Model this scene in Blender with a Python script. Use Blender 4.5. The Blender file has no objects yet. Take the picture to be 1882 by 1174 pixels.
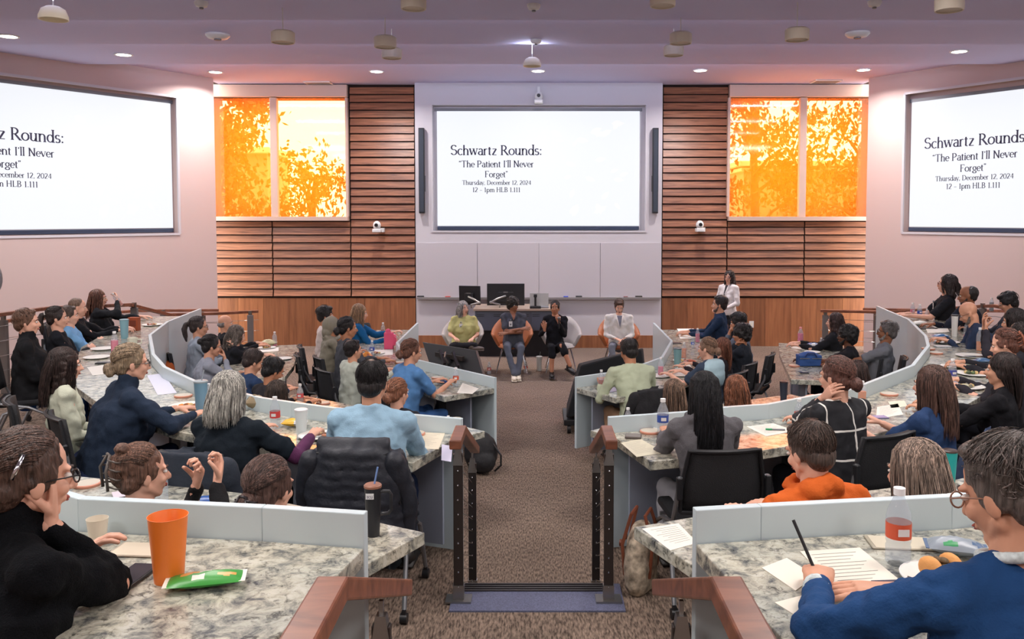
import bpy, bmesh, math, random
from mathutils import Vector, Matrix, Euler
import mathutils
random.seed(7)
sc = bpy.context.scene
C = sc.collection
PI = math.pi
R = math.radians

# ------------------------------------------------------------------ camera, sky, exposure, large lights
F = 1550.0; CX = 988.0; CY = 481.0; PITCH = R(3.0); CAMZ = 2.5
cd = bpy.data.cameras.new('camera'); cam = bpy.data.objects.new('camera', cd); C.objects.link(cam)
cam.location = (0, 0, CAMZ); cam.rotation_euler = (PI/2 - PITCH, 0, 0)
cd.sensor_width = 36; cd.lens = 36*F/1882.0
cd.shift_x = -(CX-941.0)/1882.0; cd.shift_y = -(587.0-CY)/1882.0
cd.clip_start = 0.05; cd.clip_end = 200
sc.camera = cam
sc.view_settings.view_transform = 'Standard'; sc.view_settings.look = 'None'
sc.view_settings.gamma = 1; sc.view_settings.exposure = 0.0
sc.view_settings.use_curve_mapping = False
w = bpy.data.worlds.new('sky'); sc.world = w; w.use_nodes = True
wb = w.node_tree.nodes['Background']; wb.inputs[0].default_value = (1.0, 0.97, 0.9, 1); wb.inputs[1].default_value = 9.5
sc.cycles.max_bounces = 6; sc.cycles.diffuse_bounces = 3; sc.cycles.glossy_bounces = 3
sc.cycles.transparent_max_bounces = 12; sc.cycles.caustics_reflective = False; sc.cycles.caustics_refractive = False
sc.cycles.sample_clamp_indirect = 4.0
sd = bpy.data.lights.new('sun', 'SUN'); sd.energy = 4.5; sd.angle = R(1); sd.color = (1.0, .95, .86)
sun = bpy.data.objects.new('sun', sd); C.objects.link(sun); sun.rotation_euler = (R(38), 0, R(14))       # high behind the room, lights only the trees and ground outside
FILL_W = 74.0       # each square fill light added over the audience, out of view
SPOT_W = 62.0       # each small recessed downlight
LAMP_COL = (1.0, 0.93, 0.91)

def ray(px, py):
    v = Vector(((px-CX)/F, -(py-CY)/F, -1.0))
    c, s = math.cos(PITCH), math.sin(PITCH)
    return Vector((v.x, c + v.y*s, -s + v.y*c))     # forward=(0,c,-s) up=(0,s,c)
def G(px, py, z):
    r = ray(px, py); t = (z-CAMZ)/r.z
    return Vector((r.x*t, r.y*t, z))
def W(px, py, D):
    r = ray(px, py); t = D/r.y
    return Vector((r.x*t, D, CAMZ + r.z*t))

def lin(c):
    return tuple(((v/255.0)/12.92 if v/255.0 <= 0.04045 else ((v/255.0+0.055)/1.055)**2.4) for v in c)

# ------------------------------------------------------------------ materials
MATS = {}
def newmat(name):
    m = bpy.data.materials.new(name); m.use_nodes = True
    nt = m.node_tree; b = nt.nodes['Principled BSDF']
    return m, nt, b
def mat(name, rgb=(200,200,200), rough=0.6, metal=0.0, bump=0.0, bscale=60, var=0.0, coat=0.0, spec=0.5, emit=0.0, stretch=None, sheen=0.0):
    if name in MATS: return MATS[name]
    m, nt, b = newmat(name); col = lin(rgb)
    b.inputs['Base Color'].default_value = (*col, 1); b.inputs['Roughness'].default_value = rough
    b.inputs['Metallic'].default_value = metal; b.inputs['Specular IOR Level'].default_value = spec
    b.inputs['Coat Weight'].default_value = coat; b.inputs['Sheen Weight'].default_value = sheen
    if emit:
        b.inputs['Emission Color'].default_value = (*col, 1); b.inputs['Emission Strength'].default_value = emit
    if bump or var:
        tc = nt.nodes.new('ShaderNodeTexCoord'); mp = nt.nodes.new('ShaderNodeMapping')
        nt.links.new(tc.outputs['Object'], mp.inputs[0])
        if stretch: mp.inputs['Scale'].default_value = stretch
        nz = nt.nodes.new('ShaderNodeTexNoise'); nz.inputs['Scale'].default_value = bscale; nz.inputs['Detail'].default_value = 4
        nt.links.new(mp.outputs[0], nz.inputs['Vector'])
        if bump:
            bp = nt.nodes.new('ShaderNodeBump'); bp.inputs['Strength'].default_value = bump; bp.inputs['Distance'].default_value = 0.01
            nt.links.new(nz.outputs['Fac'], bp.inputs['Height']); nt.links.new(bp.outputs[0], b.inputs['Normal'])
        if var:
            rp = nt.nodes.new('ShaderNodeMapRange'); rp.inputs[1].default_value = 0.3; rp.inputs[2].default_value = 0.7
            rp.inputs[3].default_value = 1-var; rp.inputs[4].default_value = 1+var
            nt.links.new(nz.outputs['Fac'], rp.inputs[0])
            mx = nt.nodes.new('ShaderNodeVectorMath'); mx.operation = 'SCALE'
            mx.inputs[0].default_value = col; nt.links.new(rp.outputs[0], mx.inputs['Scale'])
            nt.links.new(mx.outputs[0], b.inputs['Base Color'])
    MATS[name] = m; return m

def granite():
    m, nt, b = newmat('granite'); L = nt.links; N = nt.nodes.new
    tc = N('ShaderNodeTexCoord'); 
    n1 = N('ShaderNodeTexNoise'); n1.inputs['Scale'].default_value = 15; n1.inputs['Detail'].default_value = 7; n1.inputs['Roughness'].default_value = .68; n1.inputs['Distortion'].default_value = .5
    n2 = N('ShaderNodeTexNoise'); n2.inputs['Scale'].default_value = 34; n2.inputs['Detail'].default_value = 6; n2.inputs['Roughness'].default_value = .7; n2.inputs['Distortion'].default_value = .8
    n3 = N('ShaderNodeTexNoise'); n3.inputs['Scale'].default_value = 3; n3.inputs['Detail'].default_value = 3
    for n in (n1, n2, n3): L.new(tc.outputs['Object'], n.inputs['Vector'])
    r1 = N('ShaderNodeValToRGB'); e = r1.color_ramp.elements
    e[0].position = .36; e[0].color = (*lin((98,100,102)), 1); e[1].position = .62; e[1].color = (*lin((206,204,194)), 1)
    x = r1.color_ramp.elements.new(.46); x.color = (*lin((158,157,148)), 1)
    x = r1.color_ramp.elements.new(.53); x.color = (*lin((190,186,172)), 1)
    L.new(n1.outputs['Fac'], r1.inputs[0])
    r2 = N('ShaderNodeValToRGB'); e = r2.color_ramp.elements
    e[0].position = .34; e[0].color = (*lin((58,60,66)), 1); e[1].position = .47; e[1].color = (1,1,1,1)
    L.new(n2.outputs['Fac'], r2.inputs[0])
    r3 = N('ShaderNodeValToRGB'); e = r3.color_ramp.elements
    e[0].position = .35; e[0].color = (.82,.87,.88,1); e[1].position = .65; e[1].color = (1.0,.97,.9,1)
    L.new(n3.outputs['Fac'], r3.inputs[0])
    mx = N('ShaderNodeMix'); mx.data_type = 'RGBA'; mx.blend_type = 'MULTIPLY'; mx.inputs[0].default_value = .8
    L.new(r1.outputs[0], mx.inputs[6]); L.new(r2.outputs[0], mx.inputs[7])
    mx2 = N('ShaderNodeMix'); mx2.data_type = 'RGBA'; mx2.blend_type = 'MULTIPLY'; mx2.inputs[0].default_value = 1
    L.new(mx.outputs[2], mx2.inputs[6]); L.new(r3.outputs[0], mx2.inputs[7])
    L.new(mx2.outputs[2], b.inputs['Base Color'])
    b.inputs['Roughness'].default_value = .14; b.inputs['Specular IOR Level'].default_value = .6
    return m
def carpet():
    m, nt, b = newmat('carpet'); L = nt.links; N = nt.nodes.new
    tc = N('ShaderNodeTexCoord'); mp = N('ShaderNodeMapping'); mp.inputs['Scale'].default_value = (70, 14, 1); L.new(tc.outputs['Object'], mp.inputs[0])
    n1 = N('ShaderNodeTexNoise'); n1.inputs['Scale'].default_value = 1.6; n1.inputs['Detail'].default_value = 4; L.new(mp.outputs[0], n1.inputs['Vector'])
    n2 = N('ShaderNodeTexNoise'); n2.inputs['Scale'].default_value = .9; n2.inputs['Detail'].default_value = 4; L.new(tc.outputs['Object'], n2.inputs['Vector'])
    r1 = N('ShaderNodeValToRGB'); e = r1.color_ramp.elements
    e[0].position = .32; e[0].color = (*lin((74,64,57)), 1); e[1].position = .68; e[1].color = (*lin((156,136,121)), 1)
    L.new(n1.outputs['Fac'], r1.inputs[0])
    mr = N('ShaderNodeMapRange'); mr.inputs[1].default_value = .3; mr.inputs[2].default_value = .7; mr.inputs[3].default_value = .8; mr.inputs[4].default_value = 1.1
    L.new(n2.outputs['Fac'], mr.inputs[0])
    v = N('ShaderNodeVectorMath'); v.operation = 'SCALE'; L.new(r1.outputs[0], v.inputs[0]); L.new(mr.outputs[0], v.inputs['Scale'])
    L.new(v.outputs[0], b.inputs['Base Color']); b.inputs['Roughness'].default_value = .95; b.inputs['Specular IOR Level'].default_value = .1
    bp = N('ShaderNodeBump'); bp.inputs['Strength'].default_value = .5; bp.inputs['Distance'].default_value = .01
    L.new(n1.outputs['Fac'], bp.inputs['Height']); L.new(bp.outputs[0], b.inputs['Normal'])
    return m
def wood(name, c1, c2, scale=(1.2, 8, 22), rough=.42):
    m, nt, b = newmat(name); L = nt.links; N = nt.nodes.new
    tc = N('ShaderNodeTexCoord'); oi = N('ShaderNodeObjectInfo'); ad = N('ShaderNodeVectorMath'); ad.operation = 'ADD'
    sc_ = N('ShaderNodeVectorMath'); sc_.operation = 'SCALE'; sc_.inputs[0].default_value = (9, 5, 7); L.new(oi.outputs['Random'], sc_.inputs['Scale'])
    L.new(tc.outputs['Object'], ad.inputs[0]); L.new(sc_.outputs[0], ad.inputs[1])
    mp = N('ShaderNodeMapping'); mp.inputs['Scale'].default_value = scale; L.new(ad.outputs[0], mp.inputs[0])
    n1 = N('ShaderNodeTexNoise'); n1.inputs['Scale'].default_value = 1.5; n1.inputs['Detail'].default_value = 5; n1.inputs['Distortion'].default_value = .6; L.new(mp.outputs[0], n1.inputs['Vector'])
    r1 = N('ShaderNodeValToRGB'); e = r1.color_ramp.elements
    e[0].position = .3; e[0].color = (*lin(c1), 1); e[1].position = .7; e[1].color = (*lin(c2), 1); L.new(n1.outputs['Fac'], r1.inputs[0])
    mr = N('ShaderNodeMapRange'); mr.inputs[3].default_value = .85; mr.inputs[4].default_value = 1.15; L.new(oi.outputs['Random'], mr.inputs[0])
    v = N('ShaderNodeVectorMath'); v.operation = 'SCALE'; L.new(r1.outputs[0], v.inputs[0]); L.new(mr.outputs[0], v.inputs['Scale'])
    L.new(v.outputs[0], b.inputs['Base Color']); b.inputs['Roughness'].default_value = rough
    return m
def tinted(name, rgb, alpha, rough=.05):
    if name in MATS: return MATS[name]
    m = bpy.data.materials.new(name); m.use_nodes = True; nt = m.node_tree; nt.nodes.clear(); N = nt.nodes.new; L = nt.links
    o = N('ShaderNodeOutputMaterial'); mx = N('ShaderNodeMixShader'); t = N('ShaderNodeBsdfTransparent'); p = N('ShaderNodeBsdfPrincipled')
    t.inputs[0].default_value = (*lin(rgb), 1); p.inputs['Base Color'].default_value = (*lin(rgb), 1); p.inputs['Roughness'].default_value = rough
    mx.inputs[0].default_value = alpha
    L.new(t.outputs[0], mx.inputs[1]); L.new(p.outputs[0], mx.inputs[2]); L.new(mx.outputs[0], o.inputs[0])
    MATS[name] = m; return m
def hairmat(rgb):
    k = 'hair_%d_%d_%d' % rgb; g_ = sum(rgb)/3; rgb = tuple(int(v*.72+g_*.24) for v in rgb)
    return mat(k, rgb, .42, var=.6, bump=.9, bscale=9, stretch=(16, 16, 1.6), spec=.4)
def orange_film():
    m = bpy.data.materials.new('orange_window_film'); m.use_nodes = True; nt = m.node_tree; nt.nodes.clear(); N = nt.nodes.new; L = nt.links
    o = N('ShaderNodeOutputMaterial'); t = N('ShaderNodeBsdfTransparent'); tr = N('ShaderNodeBsdfTranslucent'); mx = N('ShaderNodeMixShader'); gl = N('ShaderNodeBsdfGlossy'); m2 = N('ShaderNodeMixShader')
    t.inputs[0].default_value = (1, .73, .46, 1); tr.inputs[0].default_value = (1, .25, .012, 1); mx.inputs[0].default_value = .30
    gl.inputs['Roughness'].default_value = .05; m2.inputs[0].default_value = .05
    L.new(t.outputs[0], mx.inputs[1]); L.new(tr.outputs[0], mx.inputs[2]); L.new(mx.outputs[0], m2.inputs[1]); L.new(gl.outputs[0], m2.inputs[2]); L.new(m2.outputs[0], o.inputs[0])
    return m

M = dict(
  granite=granite(), carpet=carpet(), film=orange_film(),
  board=wood('cedar_board', (108,68,46), (168,112,80)),
  veneer=wood('veneer', (126,78,50), (160,104,68), (14, 8, .8)),
  rail=wood('rail_wood', (96,56,40), (142,88,64), (3, 14, 14), .35),
  wall=mat('wall_paint', (204,184,180), .85), white=mat('white_paint', (205,202,208), .7),
  ceil=mat('ceiling_paint', (196,196,232), .9), panel=mat('white_laminate', (194,209,214), .4, coat=.2),
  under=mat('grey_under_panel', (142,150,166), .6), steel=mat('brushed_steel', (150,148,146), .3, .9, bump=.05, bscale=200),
  darksteel=mat('dark_steel', (74,68,66), .4, .8), black=mat('black_plastic', (22,23,27), .45), blackmat=mat('black_fabric', (20,21,25), .9, bump=.3, bscale=150),
  gap=mat('dark_backing', (36,18,12), .9), frame=mat('window_frame_paint', (206,178,164), .5), chrome=mat('chrome', (200,200,204), .15, 1.0),
  wboard=mat('whiteboard', (200,196,202), .25), paper=mat('paper', (232,228,216), .8), plastic=mat('white_plastic', (225,225,225), .4),
  greyplast=mat('grey_plastic', (120,122,128), .5), rubber=mat('speckled_rubber', (92,96,122), .7, var=.35, bscale=160), 
)

# ------------------------------------------------------------------ mesh builder
class MB:
    def __init__(s): s.v = []; s.f = []; s.mi = []
    def add(s, vs, fs, mi=0):
        o = len(s.v); s.v.extend([tuple(p) for p in vs]); s.f.extend([tuple(i+o for i in f) for f in fs]); s.mi.extend([mi]*len(fs)); return s
    def box(s, c, size, rot=None, mi=0):
        hx, hy, hz = size[0]/2, size[1]/2, size[2]/2
        vs = [Vector((x*hx, y*hy, z*hz)) for x in (-1,1) for y in (-1,1) for z in (-1,1)]
        if rot is not None:
            if not isinstance(rot, Matrix): rot = Euler(rot).to_matrix()
            vs = [rot @ v for v in vs]
        c = Vector(c)
        return s.add([c+v for v in vs], [(0,1,3,2),(4,6,7,5),(0,4,5,1),(2,3,7,6),(0,2,6,4),(1,5,7,3)], mi)
    def bar(s, a, b, wd, ht, mi=0):
        a, b = Vector(a), Vector(b); d = b-a; q = d.to_track_quat('Y', 'Z').to_matrix()
        return s.box((a+b)/2, (wd, d.length, ht), q, mi)
    def ell(s, c, r, rot=None, seg=12, rings=7, mi=0):
        if not hasattr(r, '__len__'): r = (r, r, r)
        vs = [Vector((0,0,r[2]))]
        for i in range(1, rings):
            t = PI*i/rings
            for j in range(seg):
                a = 2*PI*j/seg; vs.append(Vector((r[0]*math.sin(t)*math.cos(a), r[1]*math.sin(t)*math.sin(a), r[2]*math.cos(t))))
        vs.append(Vector((0,0,-r[2])))
        fs = [(0, 1+j, 1+(j+1)%seg) for j in range(seg)]
        for i in range(rings-2):
            for j in range(seg):
                a = 1+i*seg+j; b2 = 1+i*seg+(j+1)%seg; fs.append((a, a+seg, b2+seg, b2))
        n = len(vs)-1; k = 1+(rings-2)*seg
        fs += [(n, k+(j+1)%seg, k+j) for j in range(seg)]
        if rot is not None:
            if not isinstance(rot, Matrix): rot = Euler(rot).to_matrix()
            vs = [rot @ v for v in vs]
        c = Vector(c)
        return s.add([c+v for v in vs], fs, mi)
    def tube(s, pts, rad, seg=8, mi=0, cap=True):
        pts = [Vector(p) for p in pts]; n = len(pts)
        if not hasattr(rad, '__len__'): rad = [rad]*n
        vs = []; fs = []; up = None
        for i, p in enumerate(pts):
            d = (pts[min(i+1,n-1)]-pts[max(i-1,0)])
            if d.length < 1e-9: d = Vector((0,0,1))
            d.normalize()
            if up is None: up = Vector((1,0,0)) if abs(d.x) < .8 else Vector((0,1,0))
            x = d.cross(up).normalized(); y = x.cross(d).normalized(); up = y
            for j in range(seg):
                a = 2*PI*j/seg; vs.append(p + (x*math.cos(a)+y*math.sin(a))*rad[i])
        for i in range(n-1):
            for j in range(seg):
                fs.append((i*seg+j, i*seg+(j+1)%seg, (i+1)*seg+(j+1)%seg, (i+1)*seg+j))
        if cap: fs.append(tuple(reversed(range(seg)))); fs.append(tuple((n-1)*seg+j for j in range(seg)))
        return s.add(vs, fs, mi)
    def cone(s, a, ra, b, rb, seg=10):      # tapered limb with round ends
        s.tube([a, b], [ra, rb], seg); s.ell(a, ra, seg=seg, rings=6); return s.ell(b, rb, seg=seg, rings=6)
    def lathe(s, prof, seg=20, c=(0,0,0), mi=0, close=True):
        c = Vector(c); vs = []; fs = []; n = len(prof)
        for r, z in prof:
            for j in range(seg):
                a = 2*PI*j/seg; vs.append(c+Vector((r*math.cos(a), r*math.sin(a), z)))
        for i in range(n-1):
            for j in range(seg):
                fs.append((i*seg+j, i*seg+(j+1)%seg, (i+1)*seg+(j+1)%seg, (i+1)*seg+j))
        if close:
            if prof[0][0] > 1e-5: fs.append(tuple(reversed(range(seg))))
            if prof[-1][0] > 1e-5: fs.append(tuple((n-1)*seg+j for j in range(seg)))
        return s.add(vs, fs, mi)
    def loft(s, rings, mi=0):               # rings: lists of points, closed, capped
        n = len(rings[0]); vs = [p for r in rings for p in r]; fs = []
        for i in range(len(rings)-1):
            for j in range(n): fs.append((i*n+j, i*n+(j+1)%n, (i+1)*n+(j+1)%n, (i+1)*n+j))
        fs.append(tuple(reversed(range(n)))); fs.append(tuple((len(rings)-1)*n+j for j in range(n)))
        return s.add(vs, fs, mi)
    def prism(s, poly, z0, z1, mi=0):       # poly: list of (x,y), may be concave
        n = len(poly); a = sum(poly[i][0]*poly[(i+1)%n][1]-poly[(i+1)%n][0]*poly[i][1] for i in range(n))
        if a < 0: poly = list(reversed(poly))
        vs = [(x,y,z0) for x,y in poly]+[(x,y,z1) for x,y in poly]
        fs = [(i,(i+1)%n,n+(i+1)%n,n+i) for i in range(n)]
        tri = mathutils.geometry.tessellate_polygon([[Vector((x,y,0)) for x,y in poly]])
        for t in tri:
            p = [poly[i] for i in t]; ar = (p[1][0]-p[0][0])*(p[2][1]-p[0][1])-(p[2][0]-p[0][0])*(p[1][1]-p[0][1])
            if ar < 0: t = tuple(reversed(t))
            fs.append(tuple(n+i for i in t)); fs.append(tuple(reversed(t)))
        return s.add(vs, fs, mi)
    def strip(s, A, B, z0, z1, mi=0):       # slab between two polylines of equal length (x,y)
        n = len(A); vs = []
        for z in (z0, z1):
            for p in A: vs.append((p[0], p[1], z))
            for p in B: vs.append((p[0], p[1], z))
        a0, b0, a1, b1 = 0, n, 2*n, 3*n; fs = []
        for i in range(n-1):
            fs += [(a1+i, a1+i+1, b1+i+1, b1+i), (b0+i, b0+i+1, a0+i+1, a0+i), (a0+i, a0+i+1, a1+i+1, a1+i), (b1+i, b1+i+1, b0+i+1, b0+i)]
        fs += [(a0, a1, b1, b0), (b0+n-1, b1+n-1, a1+n-1, a0+n-1)]
        return s.add(vs, fs, mi)
    def mesh(s, name, mats, smooth=False, fix=False):
        me = bpy.data.meshes.new(name); me.from_pydata(s.v, [], s.f)
        for m in (mats if isinstance(mats, (list, tuple)) else [mats]): me.materials.append(m)
        if any(s.mi): me.polygons.foreach_set('material_index', s.mi)
        if fix:
            bm = bmesh.new(); bm.from_mesh(me); bmesh.ops.recalc_face_normals(bm, faces=bm.faces); bm.to_mesh(me); bm.free()
        if smooth: me.shade_smooth()
        me.update(); return me

def obj(name, data, parent=None, loc=(0,0,0), rot=(0,0,0), label=None, kind=None):
    o = bpy.data.objects.new(name, data); C.objects.link(o); o.location = loc; o.rotation_euler = rot
    if parent is not None: o.parent = parent
    if label: o['label'] = label
    if kind: o['kind'] = kind
    return o
def put(name, mb, mats, parent=None, loc=(0,0,0), rot=(0,0,0), smooth=False, bevel=0, label=None, kind=None, fix=True):
    o = obj(name, mb.mesh(name, mats, smooth, fix), parent, loc, rot, label, kind)
    if smooth:
        e = o.modifiers.new('edges', 'EDGE_SPLIT'); e.split_angle = R(40)
    if bevel:
        b = o.modifiers.new('bevel', 'BEVEL'); b.width = bevel; b.segments = 2; b.limit_method = 'ANGLE'
    return o
USED = set()
def tag(o, label, cat, group=None):
    if label in USED: print('DUPLICATE LABEL', label)
    USED.add(label); o['label'] = label; o['category'] = cat
    if group: o['group'] = group
    return o
def thing(name, label, cat, loc=(0,0,0), rz=0, group=None):
    return tag(obj(name, None, None, loc, (0,0,rz)), label, cat, group)
def copy_tree(o, parent=None):
    c = o.copy(); C.objects.link(c); c.parent = parent
    for ch in o.children: copy_tree(ch, c)
    return c

# ------------------------------------------------------------------ text as flat mesh
def text(name, s, size, parent, loc, rot, material, align='LEFT', shear=0, offset=0.0, spacing=1.0):
    cu = bpy.data.curves.new(name, 'FONT'); cu.body = s; cu.size = size; cu.align_x = align; cu.extrude = 0.001
    cu.shear = shear; cu.offset = offset; cu.space_character = spacing
    o = bpy.data.objects.new(name, cu)
    C.objects.link(o)
    dg = bpy.context.evaluated_depsgraph_get(); me = bpy.data.meshes.new_from_object(o.evaluated_get(dg))
    bpy.data.objects.remove(o); me.materials.clear(); me.materials.append(material)
    return obj(name, me, parent, loc, rot)
# ------------------------------------------------------------------ room shell
T = [0.0, 0.40, 0.80]                  # floor heights: stage level, first tier, second tier
DF = 16.3; DB = 16.12                  # front wall face, white bay face
ZC = W(988, 155, DF).z                 # ceiling height at the front wall
secs = []; z = ZC; d0 = DF+.4
for py in (118, 81, 37, None):
    d1 = (G(988, py, z-.11).y if py else -4.0)
    secs.append((d0, d1, z)); d0 = d1; z -= .11
AL = Vector((W(392, 145, 15.6).x, 15.6)); AR = Vector((W(1597, 143, 15.6).x, 15.6))
def wallx(D, side):
    a = AL if side < 0 else AR
    return a.x + side*.66*(15.6-max(D, 8.6))
for i, (a, b, z) in enumerate(secs):
    ds = [a] + [d for d in (15.6, 8.6) if b < d < a] + [b]
    m = MB(); m.strip([(wallx(min(d,15.6),-1)-.15, d) for d in ds], [(wallx(min(d,15.6),1)+.15, d) for d in ds], z, z+.45)
    put('ceiling', m, M['ceil'], kind='structure')
for i, wt in ((0, 120), (1, 60), (2, 36)):      # light coves hidden behind the lip of each lower ceiling section
    y = secs[i][1]; zz = secs[i][2]; wd_ = min(12.0, wallx(y,1)-wallx(y,-1)-.3)
    m = MB(); m.box((0, y+.02, zz-.05), (wd_, .03, .05)); cv = put('trim_%d' % (4+i), m, M['white'], kind='structure')
    l = bpy.data.lights.new('cove_light', 'AREA'); l.shape = 'RECTANGLE'; l.size = wd_; l.size_y = .03; l.energy = wt; l.color = (.74, .78, 1.0)
    o = bpy.data.objects.new('cove_light', l); C.objects.link(o); o.parent = cv; o.location = (0, y+.045, zz-.045); o.rotation_euler = (R(146), 0, 0)
def ceilpt(px, py):
    for a, b, z in secs[::-1]:          # nearest section first: its lip hides what lies behind
        p = G(px, py, z)
        if b <= p.y <= a: return p
    return p

# floors
R2L = [G(px, py, T[1]+.84) for px, py in ((847,770),(755,762),(614,750),(535,739.6),(477,731),(360,703),(298,674),(277.5,650.5),(272,615),(304.6,590.6),(365.5,567))]
R2R = [G(px, py, T[1]+.84) for px, py in ((1120,767),(1264,757),(1326,749),(1414,743),(1498,727),(1561,717),(1595,705),(1682,671),(1710,635),(1705,617),(1673,586.5),(1615,562))]
R3L = [G(px, py, T[2]+.84) for px, py in ((668,945),(480,933),(141,917))] 
R3R = [G(px, py, T[2]+.84) for px, py in ((1280,938),(1400,931),(1752,913))]
R1L = [G(px, py, .85) for px, py in ((908,694),(769,662),(742,652),(727,629),(765,593))]
R1R = [G(px, py, .85) for px, py in ((1060,693),(1132,683),(1190,667),(1220,656),(1237,626),(1204,593))]
xy = lambda L: [(p.x, p.y) for p in L]
R2L, R2R, R3L, R3R, R1L, R1R = map(xy, (R2L, R2R, R3L, R3R, R1L, R1R))
R3L += [(-2.6, 3.25), (-3.7, 4.4)]; R3R += [(1.95, 2.75), (2.9, 3.5), (3.8, 4.5)]
m = MB(); m.box((0, 6.5, -.1), (26, 21.5, .2)); put('floor', m, M['carpet'], kind='structure')
nose = G(988, 1075, T[1]).y
m = MB(); m.prism([(-11.5, R2L[-1][1])] + [R2L[-1]] + R2L[::-1][1:] + [(R2L[0][0]-.0, nose), (R2R[0][0], nose)] + R2R + [(11.5, R2R[-1][1]), (11.5, -4), (-11.5, -4)], 0.0, T[1])
put('floor', m, M['carpet'], kind='structure')
m = MB(); m.prism([(-11.5, 6.3), (-4.2, 6.3)] + R3L[::-1] + [(R3L[0][0], 1.98), (R3R[0][0], 1.98)] + R3R + [(4.3, 6.3), (11.5, 6.3), (11.5, -4), (-11.5, -4)], T[1], T[2])
put('floor', m, M['carpet'], kind='structure')
# aisle step with speckled rubber nosing
xl = G(825, 1125, T[1]).x; xr = G(1150, 1125, T[1]).x; near = G(988, 1125, T[1]).y
st = thing('aisle_step', 'speckled blue-grey rubber step with grooved nosing crossing the aisle between the two handrails', 'step', ((xl+xr)/2, nose, T[1]))
m = MB(); m.box((0, (near-nose)/2, .003), (xr-xl, nose-near, .012)); put('tread', m, M['rubber'], st)
m = MB()
for k in range(4): m.box((0, -.012-.028*k, .012), (xr-xl-.12, .012, .008))
put('grooved_nosing', m, M['darksteel'], st)
m = MB(); m.box((0, .19, -.2), (xr-xl-.06, .34, .02)); m.box((0, .37, -.3), (xr-xl-.06, .02, .2)); m.box((0, .01, -.1), (xr-xl-.06, .02, .2)); put('lower_tread', m, M['rubber'], st)

# side walls with the recessed projection screens
def wall_side(side):
    A = AL if side < 0 else AR
    dv = Vector((side*.551, -.835)).normalized(); ang = math.atan2(dv.y, dv.x)
    n = Vector((-dv.y, dv.x)) if side > 0 else Vector((dv.y, -dv.x))     # outward from the room
    def hit(px, py):        # distance along the wall and height
        r = ray(px, py); det = r.x*(-dv.y) - (-dv.x)*r.y
        t = (A.x*(-dv.y) + dv.x*A.y)/det; P = Vector((r.x*t, r.y*t)); return (P-A).dot(dv), CAMZ + r.z*t
    if side < 0: e, zt = hit(325, 178); _, zb = hit(325, 430); le, _ = hit(322, 300)
    else: e, zt = hit(1663, 172); _, zb = hit(1664, 428); le, _ = hit(1667, 300)
    e2 = e + 4.25; Lw = 8.55; H = 5.4
    def pt(t, off=0.0): return A + dv*t + n*off
    def slab(mb, t0, t1, o0, o1, z0, z1):
        p = [pt(t0,o0), pt(t1,o0), pt(t1,o1), pt(t0,o1)]; mb.prism([(q.x,q.y) for q in p], z0, z1)
    m = MB()
    slab(m, 0, e, 0, .35, 0, H); slab(m, e2, Lw, 0, .35, 0, H); slab(m, e, e2, 0, .35, 0, zb); slab(m, e, e2, 0, .35, zt, H); slab(m, e, e2, .16, .35, zb, zt)
    wl = put('wall_'+('left' if side < 0 else 'right'), m, M['wall'], kind='structure')
    m = MB(); P = pt(Lw); m.box((P.x+side*.1, (P.y-4)/2, H/2), (.2, P.y+4, H)); put('wall_'+('left' if side < 0 else 'right'), m, M['wall'], kind='structure')
    m = MB()
    for a, b, c, d in ((e, e2, zt-.02, zt+.02), (e, e2, zb-.02, zb+.02), (e-.02, e+.02, zb, zt), (e2-.02, e2+.02, zb, zt)): slab(m, a, b, -.012, .02, c, d)
    put('trim_1' if side < 0 else 'trim_2', m, M['white'], wl)
    return pt, le, zt, zb, ang, dv, n
SL = wall_side(-1); SR = wall_side(1)
m = MB(); m.box((0, -4.1, 2.7), (26, .2, 5.4)); put('wall_back', m, M['wall'], kind='structure')

# front wall: backing with window openings, boards, veneer
XL = W(388, 400, DF).x-.6; XR = W(1600, 400, DF).x+.6
wx = [W(392, 300, DF).x, W(638.5, 300, DF).x, W(1340, 300, DF).x, W(1596, 300, DF).x]
wz1 = W(988, 180, DF).z; wz0 = W(988, 398, DF).z; zbb = W(988, 545, DF).z; zbt = W(988, 159, DF).z
m = MB(); T0 = .35
def wb_(x0, x1, z0, z1): m.box(((x0+x1)/2, DF+T0/2+.045, (z0+z1)/2), (x1-x0, T0, z1-z0))
wb_(XL, XR, 0, wz0); wb_(XL, XR, wz1, 5.5); wb_(XL, wx[0], wz0, wz1); wb_(wx[1], wx[2], wz0, wz1); wb_(wx[3], XR, wz0, wz1)
wf = put('wall_front', m, M['gap'], kind='structure')
cols = [(397,500,0),(501,644,0),(645,763,1),(1217,1336,1),(1337,1478,0),(1479,1594,0)]
pitch = (zbt-zbb)/27.0; cache = {}
for px0, px1, full in cols:
    x0 = W(px0, 450, DF).x; x1 = W(px1, 450, DF).x
    if px0 == 397: x0 -= .35
    if px1 == 1594: x1 += .35
    wd = x1-x0-.015
    if px0 not in cache:
        mb = MB(); h = pitch-.022        # lapped board: foot proud of the head
        mb.loft([[(-wd/2,0,-h/2),(-wd/2,-.052,-h/2),(-wd/2,-.018,h/2),(-wd/2,0,h/2)], [(wd/2,0,-h/2),(wd/2,-.052,-h/2),(wd/2,-.018,h/2),(wd/2,0,h/2)]])
        cache[px0] = mb.mesh('board', M['board'], fix=True)
    n = 27 if full else 9
    for k in range(n):
        obj('board', cache[px0], wf, ((x0+x1)/2, DF+.045, zbb+pitch*(k+.5)))
    if not full:        # half board under the sill
        zt_ = wz0-.09; z0_ = zbb+pitch*9; mb = MB(); mb.box((0,0,0), (wd, .04, max(.03, zt_-z0_-.02))); put('board', mb, M['board'], wf, ((x0+x1)/2, DF+.025, (zt_+z0_)/2))
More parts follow.
